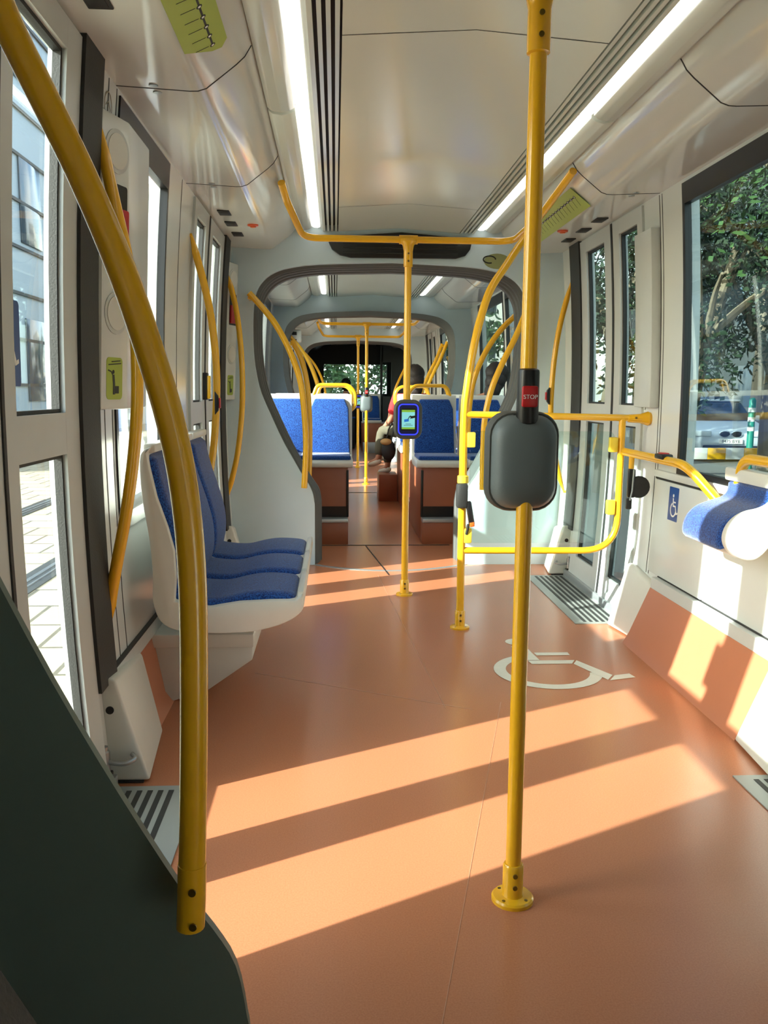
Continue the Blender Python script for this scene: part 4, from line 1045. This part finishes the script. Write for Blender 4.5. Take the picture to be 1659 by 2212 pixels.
def person(label, P, shirt, trousers, shoes, hair_r=(.092, .105, .12), hair_off=(0, -.012, .03), long_hair=True):
    """P: dict of joint positions (world)"""
    t = thing('person', label, 'person', P['pelvis'])
    J = {}; B = []
    def j(n, p, r): J[n] = (p[0], p[1], p[2], r)
    V = {k: Vector(v) for k, v in P.items()}
    j('pelvis', V['pelvis'], .105); j('belly', V['pelvis'].lerp(V['chest'], .45), .10); j('chest', V['chest'], (.135, .105)); j('neck', V['neck'], .048)
    hd = V['head']; up = (hd-V['neck']).normalized(); fwd = V['face'].normalized()
    j('jaw', hd-up*.05+fwd*.012, (.062, .066)); j('skull', hd+up*.02, (.076, .086)); j('crown', hd+up*.085-fwd*.01, (.050, .056)); j('nose', hd-up*.005+fwd*.100, .010)
    B += [('pelvis', 'belly'), ('belly', 'chest'), ('chest', 'neck'), ('neck', 'jaw'), ('jaw', 'skull'), ('skull', 'crown'), ('skull', 'nose')]
    for s in 'LR':
        j('sh'+s, V['sh'+s], .052); j('el'+s, V['el'+s], .038); j('wr'+s, V['wr'+s], .026)
        d = (V['wr'+s]-V['el'+s]).normalized(); pm = V['wr'+s]+d*.06; j('palm'+s, pm, (.034, .016))
        B += [('chest', 'sh'+s), ('sh'+s, 'el'+s), ('el'+s, 'wr'+s), ('wr'+s, 'palm'+s)]
        side = d.cross(Vector((0, 0, 1))).normalized()
        for k, ln in enumerate((.062, .074, .070, .054)):
            a = pm+side*(.027-.018*k)+d*.035; b = a+d*ln*.5-Vector((0, 0, .010)); c = b+d*ln*.4-Vector((0, 0, .022))
            for q, pp, rr in (('a', a, .009), ('b', b, .0085), ('c', c, .007)): j('f%d%s%s' % (k, q, s), pp, rr)
            B += [('palm'+s, 'f%da%s' % (k, s)), ('f%da%s' % (k, s), 'f%db%s' % (k, s)), ('f%db%s' % (k, s), 'f%dc%s' % (k, s))]
        a = V['wr'+s]+d*.03+side*.03; b = a+d*.035+side*.018
        j('ta'+s, a, .010); j('tb'+s, b, .008); B += [('wr'+s, 'ta'+s), ('ta'+s, 'tb'+s)]
        j('hip'+s, V['hip'+s], .078); j('kn'+s, V['kn'+s], .055); j('an'+s, V['an'+s], .036)
        ft = V['an'+s]+V['toe'+s]; j('toe'+s, ft, (.034, .022))
        B += [('pelvis', 'hip'+s), ('hip'+s, 'kn'+s), ('kn'+s, 'an'+s), ('an'+s, 'toe'+s)]
    skin_mesh('body', J, B, M['skin'], t)
    g = .016
    cl = {k: (v[0], v[1], v[2], (v[3][0]+g, v[3][1]+g) if isinstance(v[3], tuple) else v[3]+g) for k, v in J.items()}
    S_ = {k: cl[k] for k in ('pelvis', 'belly', 'chest', 'shL', 'shR')}
    for s in 'LR':
        m = V['sh'+s].lerp(V['el'+s], .8); S_['sl'+s] = (m.x, m.y, m.z, .054)
    nk = V['chest'].lerp(V['neck'], .8); S_['collar'] = (nk.x, nk.y, nk.z, .062)
    skin_mesh('top', S_, [('pelvis', 'belly'), ('belly', 'chest'), ('chest', 'collar'), ('chest', 'shL'), ('chest', 'shR'), ('shL', 'slL'), ('shR', 'slR')], M[shirt], t)
    T_ = {'pelvis': (V['pelvis'].x, V['pelvis'].y, V['pelvis'].z-.01, .125)}
    bn = []
    for s in 'LR':
        for k in ('hip', 'kn', 'an'): T_[k+s] = cl[k+s]
        e = V['kn'+s].lerp(V['an'+s], .9); T_['an'+s] = (e.x, e.y, e.z, .052)
        bn += [('pelvis', 'hip'+s), ('hip'+s, 'kn'+s), ('kn'+s, 'an'+s)]
    skin_mesh('trousers', T_, bn, M[trousers], t)
    for s in 'LR':
        a = V['an'+s]; d = V['toe'+s]
        h = a-d*.35; f = a+d*1.15
        skin_mesh('shoe', {'h': (h.x, h.y, h.z-.015, (.042, .036)), 'm': (a.x+d.x*.5, a.y+d.y*.5, a.z+d.z*.5-.015, (.046, .036)), 'f': (f.x, f.y, f.z-.01, (.042, .026))}, [('h', 'm'), ('m', 'f')], M[shoes], t)
    c = hd+up*.045-fwd*.028
    mb = MB(); q = up.to_track_quat('Z', 'Y').to_matrix().to_4x4()
    mb.ell(c+up*.012, (.098, .104, .100), q, 20, 14)
    mb.ell(c-up*.055-fwd*.022, (.094, .082, .095), q, 20, 12)
    if long_hair: mb.ell(c-up*.135-fwd*.038, (.082, .058, .095), q, 18, 10)
    rr = random.Random(3)
    mb.v = [tuple(Vector(v)+Vector((rr.uniform(-1, 1), rr.uniform(-1, 1), rr.uniform(-1, 1)))*.004) for v in mb.v]
    mb.build('hair', M['hair'], t, sharp=80)
    return t
person('seated person with dark hair and red and white top, legs turned into the aisle', dict(
    pelvis=(.80, 8.80, .77), chest=(.79, 8.80, 1.02), neck=(.79, 8.81, 1.15), head=(.80, 8.83, 1.275), face=(-.3, 1, 0),
    shL=(.62, 8.80, 1.08), shR=(.95, 8.84, 1.08), elL=(.57, 8.86, .86), elR=(1.00, 8.98, .88), wrL=(.53, 9.02, .795), wrR=(.88, 9.15, .82),
    hipL=(.72, 8.86, .745), hipR=(.84, 8.90, .745), knL=(.50, 9.08, .76), knR=(.55, 9.20, .73), anL=(.455, 9.04, .43), anR=(.57, 9.23, .33), toeL=(-.10, .02, -.04), toeR=(-.09, .05, -.03)),
    'shirtred', 'trousers', 'shoe')
person('person with dark hair seated by the right window, only the back of the head showing', dict(
    pelvis=(1.22, 7.28, .77), chest=(1.28, 7.26, 1.02), neck=(1.32, 7.27, 1.14), head=(1.355, 7.29, 1.255), face=(.1, 1, 0),
    shL=(1.12, 7.27, 1.06), shR=(1.45, 7.27, 1.04), elL=(1.08, 7.34, .86), elR=(1.43, 7.38, .86), wrL=(1.15, 7.52, .80), wrR=(1.34, 7.52, .80),
    hipL=(1.16, 7.34, .745), hipR=(1.29, 7.34, .745), knL=(1.14, 7.72, .76), knR=(1.30, 7.72, .76), anL=(1.14, 7.76, .26), anR=(1.30, 7.76, .26), toeL=(0, .11, -.02), toeR=(0, .11, -.02)),
    'jacket', 'jacket', 'bag')
person('tiny distant dark figure seated in the front section left of the aisle', dict(
    pelvis=(.22, 17.6, .72), chest=(.22, 17.58, 1.0), neck=(.22, 17.59, 1.14), head=(.22, 17.6, 1.26), face=(0, 1, 0),
    shL=(.05, 17.58, 1.05), shR=(.39, 17.58, 1.05), elL=(.02, 17.65, .84), elR=(.42, 17.65, .84), wrL=(.12, 17.85, .78), wrR=(.32, 17.85, .78),
    hipL=(.15, 17.66, .70), hipR=(.29, 17.66, .70), knL=(.14, 18.02, .72), knR=(.30, 18.02, .72), anL=(.14, 18.05, .10), anR=(.30, 18.05, .10), toeL=(0, .11, -.03), toeR=(0, .11, -.03)),
    'jacket', 'jacket', 'bag', long_hair=False)
t = thing('stool', 'dark block seat under the distant figure in the front section', 'seat', (.22, 17.62, 0))
mb = MB(); mb.box(.04, .40, 17.42, 17.80, 0, .60, .02); mb.build('base', M['dark'], t)
mb = MB(); mb.box(.03, .41, 17.42, 17.80, .602, .63, .01); mb.build('cushion', M['blue'], t)
t = thing('handbag', 'dark handbag with tan flap hanging beside the seated person in red', 'bag', (.52, 8.86, .50))
mb = MB(); mb.ell((.555, 8.90, .545), (.075, .05, .11)); mb.build('bag_body', M['bag'], t)
mb = MB(); mb.ell((.525, 8.865, .635), (.06, .04, .035)); mb.build('flap', M['tan'], t)
mb = MB(); mb.tube(catmull([(.53, 8.88, .64), (.55, 8.88, .75), (.60, 8.87, .85), (.60, 8.86, .74), (.58, 8.90, .64)], 5), .006, 8); mb.build('strap', M['bag'], t)
t = thing('foot_step', 'small brown step at the aisle side of the far right seat box', 'step', (.59, 9.05, 0))
mb = MB(); mb.box(.46, .655, 8.96, 9.34, 0, .285, .006); mb.build('step', M['podium'], t)

# ------------------------------------------------------------------ outside
def outdoors():
    mb = MB(); mb.box(-60, -.86, -40, 120, -.5, -.06); struct(mb.build('platform', M['pave']), 'sunlit paved tram platform left of the tram')
    mb = MB(); mb.box(-.86, 60, -40, 120, -.7, -.42); struct(mb.build('street', M['road']), 'grey street right of the tram')
    for x, w in ((-1.92, 'nearer'), (-3.08, 'farther')):
        t = thing('rail_track', 'dark grooved rail set in the platform paving, %s one' % w, 'rail', (x, 20, -.06))
        mb = MB(); mb.box(x-.10, x+.10, -30, 90, -.0595, -.052); mb.build('asphalt_band', M['gratedark'], t)
        mb = MB(); mb.box(x-.035, x-.005, -30, 90, -.052, -.046); mb.build('rail_head', M['steel'], t)
        mb = MB(); mb.box(x+.03, x+.045, -30, 90, -.052, -.046); mb.build('rail_lip', M['steel'], t)
    def building(name, label, x0, x1, y0, y1, h, m, wm, fl, cols, base=-.06, face='x+', joints=False):
        t = thing(name, label, 'building', ((x0+x1)/2, (y0+y1)/2, base))
        mb = MB(); mb.box(x0, x1, y0, y1, base, h); mb.build('walls', M[m], t)
        mb = MB(); mb.box(x0-.15, x1+.15, y0-.15, y1+.15, h, h+.25); mb.build('roof_edge', M[m], t)
        xf = x1 if face == 'x+' else x0; s = 1 if face == 'x+' else -1
        for i in range(fl):
            z = base+1.0+i*(h-base-.6)/fl
            for k in range(cols):
                w = (y1-y0)/cols; ya = y0+k*w+w*.25
                mb = MB(); mb.box(*sorted((xf-s*.02, xf+s*.03)), ya, ya+w*.5, z, z+(h-base)/fl*.5, .01); mb.build('window', M['winpane'], t)
        for i in range(3):
            w = (x1-x0)/3; z = base+1.0
            for f in range(fl):
                zz = base+1.0+f*(h-base-.6)/fl
                mb = MB(); mb.box(x0+i*w+w*.3, x0+i*w+w*.7, y0-.03, y0+.02, zz, zz+(h-base)/fl*.5, .01); mb.build('window', M['winpane'], t)
        if joints:
            for i in range(14):
                z = base+.5+i*(h-base-.6)/14; mb = MB(); mb.box(*sorted((xf-s*.01, xf+s*.035)), y0, y1, z, z+.05); mb.build('facade_joint', M['slot'], t)
        return t
    building('office_building', 'grey panelled building with dark horizontal joints seen through the near left door', -9.5, -5.2, 12.5, 20.5, 11, 'bldblue', 'winpane', 4, 4, joints=True)
    building('house', 'white building under blue sky seen through the left window', -16, -6.8, 25, 40, 8.2, 'bldwhite', 'winpane', 3, 5)
    building('house', 'far pale house seen past the white building on the left', -16, -6.5, 46, 60, 6.5, 'bldwhite', 'winpane', 2, 5)
    building('backdrop_building', 'dull dark long building added as backdrop behind the trees on the right', 19, 26, -10, 52, 11, 'bldbackdrop', 'winpane', 3, 12, -.42, 'x-')  # backdrop added to block the bright sky behind the trees
    building('pale_house', 'pale house far down the right side of the street', 9, 18, 60, 76, 9, 'bldwhite', 'winpane', 3, 4, -.42, 'x-')
    def tree(x, y, z, h, r, m, label, n=5200, leaf=.13, lean=0.):
        t = thing('tree', label, 'tree', (x, y, z))
        mb = MB(); P = catmull([(x, y, z), (x+lean*.3, y, z+h*.25), (x+lean*.5+.1, y+.1, z+h*.5), (x+lean, y, z+h*.85)], 5)
        mb.tube(P, [.20*(1-.75*i/(len(P)-1)) for i in range(len(P))], 10)
        mb.build('trunk', M['bark'], t)
        rnd = random.Random(int(x*100+y*7))
        for k in range(4):
            a = rnd.random()*6.28; p0 = P[len(P)//2+k % 4]
            mb = MB(); p1 = Vector((x+lean+math.cos(a)*r*.6, y+math.sin(a)*r*.6, z+h*.72+rnd.random()))
            mb.tube(catmull([p0, p0.lerp(p1, .5)+Vector((0, 0, .2)), p1], 4), [.07*(1-.7*i/8) for i in range(9)], 7); mb.build('branch', M['bark'], t)
        mb = MB(); cl = [(rnd.uniform(-.7, .7)*r, rnd.uniform(-.7, .7)*r, rnd.uniform(-.28, .30)*h, rnd.uniform(.45, .8)*r*.62) for _ in range(14)]
        for i in range(n):
            c = cl[i % 14]; d = Vector((rnd.gauss(0, 1), rnd.gauss(0, 1), rnd.gauss(0, 1))).normalized()*c[3]*rnd.random()**.4
            p = Vector((x+lean+c[0], y+c[1], z+h*.74+c[2]))+d
            u = Vector((rnd.gauss(0, 1), rnd.gauss(0, 1), rnd.gauss(0, 1))).normalized(); v = u.orthogonal().normalized(); L = leaf*rnd.uniform(.6, 1.2)
            mb.poly([p-u*L*.5, p+v*L*.28, p+u*L*.5, p-v*L*.28])
        f = mb.build('foliage', M[m], t, smooth=False)
    T = [(4.6, 7.5, 6.5, 2.3, 'leafd', 'tree with pale slanting trunk close outside the right window', .8), (6.6, 10.8, 7.5, 2.6, 'leaf', 'second tree behind the slanting one outside the right window', -.5),
         (5.4, 14.2, 7, 2.3, 'leafd', 'dark tree beyond the right window seen past the door', .2), (10.5, 12, 9, 3.4, 'leafd', 'big dark tree in front of the dull building on the right', 0),
         (12.2, 7.0, 9, 3.4, 'leafd', 'big dark tree at the right edge outside the window', 0), (8.2, 5.4, 7, 2.5, 'leafd', 'nearest tree at the right, mostly beyond the picture edge', .3), (8.6, 13.5, 8, 2.4, 'leaf', 'green tree in line with the parked silver car', 0), (4.4, 17.2, 6, 1.9, 'leaf', 'small green tree far along the right door panes', 0),
         (13.5, 17.5, 9, 3.4, 'leafd', 'dark tree behind the parked silver car', 0), (12, 24, 9, 3.2, 'leaf', 'green tree behind the car at the far end of the dull building', 0), (4.85, 12.4, 4.3, 2.0, 'leafd', 'low dark tree filling the far edge of the right window', .9), (7.6, 14.6, 4.7, 2.2, 'leafd', 'low dark tree behind the slanting trunks at right', -.2), (4.3, 13.4, 4.6, 1.7, 'leafd', 'low tree seen through the right door panes', 0), (9.9, 16.2, 5.0, 2.3, 'leafd', 'low dark tree before the parked car, nearest the striped barrier', .3), (16, 30, 9, 3.4, 'leafd', 'dark tree farthest back along the right side', 0), (9.6, 27, 8, 2.8, 'leafd', 'dark tree beyond the parked car, left of the green one', 0)]
    for x, y, h, r, m, lb, ln in T: tree(x, y, -.42, h, r, m, lb, lean=ln)
    for x, y, h, r, m, lb in ((-1.6, 34, 6.0, 2.6, 'leaf', 'leftmost green tree ahead of the windscreen'), (1.4, 40, 6.5, 3.0, 'leaf', 'middle green tree ahead of the windscreen'), (4.6, 36, 6, 2.6, 'leaf', 'rightmost green tree ahead of the windscreen')):
        tree(x, y, -2.4, h, r, m, lb, 2600, .28)
    # parked car
    t = thing('car', 'silver car with twin oval grille facing the tram outside the right window', 'car', (9.62, 21.4, -.42))
    R = Matrix.Translation((9.62, 21.4, -.42)) @ Matrix.Rotation(math.radians(-14), 4, 'Z')
    def cb(nm, m, par, f):
        mb = MB(); f(mb); mb.v = [tuple(R @ Vector(v)) for v in mb.v]; return mb.build(nm, M[m], par)
    def side(mb, prof, w0, w1, bev): mb.prism([(-w0, y, z) for y, z in prof], [(w0, y, z) for y, z in prof], bev, 3)
    lower = [(-2.15, .30), (-2.20, .48), (-2.12, .66), (-1.95, .76), (-1.0, .90), (-.75, .93), (1.6, .96), (2.1, .92), (2.2, .6), (2.15, .30)]
    cb('body', 'carpaint', t, lambda mb: side(mb, lower, .87, .87, .06))
    roof = [(-.85, .90), (-.15, 1.36), (.35, 1.42), (.95, 1.38), (1.65, .93)]
    def gh(mb): mb.prism([(-.80 if z < 1 else -.60, y, z) for y, z in roof], [(.80 if z < 1 else .60, y, z) for y, z in roof], .03, 2)
    cb('cabin_glass', 'carglass', t, gh)
    cb('roof', 'carpaint', t, lambda mb: mb.box(-.60, .60, -.10, 1.0, 1.385, 1.435, .02))
    for x in (-.79, .79):
        for y in (-1.38, 1.32):
            w = cb('wheel', 'tyre', t, lambda mb: mb.lathe([(.20, -.10), (.30, -.10), (.32, -.06), (.32, .06), (.30, .10), (.20, .10)], (x, y, .32), 'x', 24))
            cb('hubcap', 'steel', w, lambda mb: mb.lathe([(.19, -.105), (.19, .105)], (x, y, .32), 'x', 16))
    for x in (-.62, .62): cb('headlight', 'lens', t, lambda mb: mb.box(x-.20, x+.20, -2.19, -2.05, .60, .73, .03))
    for x in (-.13, .13):
        g = cb('grille', 'chrome', t, lambda mb: mb.ell((x, -2.155, .66), (.125, .05, .085)))
        cb('grille_opening', 'black', g, lambda mb: mb.ell((x, -2.185, .66), (.105, .03, .068)))
    cb('bumper_intake', 'black', t, lambda mb: mb.box(-.60, .60, -2.225, -2.1, .30, .40, .02))
    p = cb('number_plate', 'ink', t, lambda mb: mb.box(-.26, .26, -2.235, -2.19, .44, .55, .01))
    u = (R.to_3x3() @ Vector((1, 0, 0))); n = (R.to_3x3() @ Vector((0, -1, 0)))
    text_part('8475 BYB', .10, M['blackink'], Plane2D(R @ Vector((0, -2.2365, .495)), u, (0, 0, 1), n), p)
    for x in (-.95, .95): cb('wing_mirror', 'carpaint', t, lambda mb: mb.box(x-.08, x+.08, -.65, -.52, .93, 1.06, .03))
    # striped barrier and teal post by the kerb
    t = thing('barrier', 'yellow and white striped low barrier in front of the car', 'barrier', (6.9, 16.2, -.42))
    for k in range(6):
        mb = MB(); mb.box(6.1+k*.36, 6.1+k*.36+.36, 16.15, 16.25, -.10, .12, .01); mb.build('stripe_panel', M['yellow'] if k % 2 else M['ink'], t)
    for x in (6.2, 8.2):
        mb = MB(); mb.box(x-.03, x+.03, 16.17, 16.23, -.42, .0); mb.build('leg', M['steel'], t)
    t = thing('street_post', 'teal post with white bands beside the parked car', 'post', (8.82, 17.8, -.42))
    mb = MB(); mb.lathe([(.07, 0), (.07, 1.45), (.04, 1.5)], (8.82, 17.8, -.42), 'z', 14); mb.build('post', M['teal'], t)
    for z in (.8, 1.0, 1.2):
        mb = MB(); mb.lathe([(.074, 0), (.074, .09)], (8.82, 17.8, -.42+z), 'z', 14); mb.build('white_band', M['ink'], t)
outdoors()
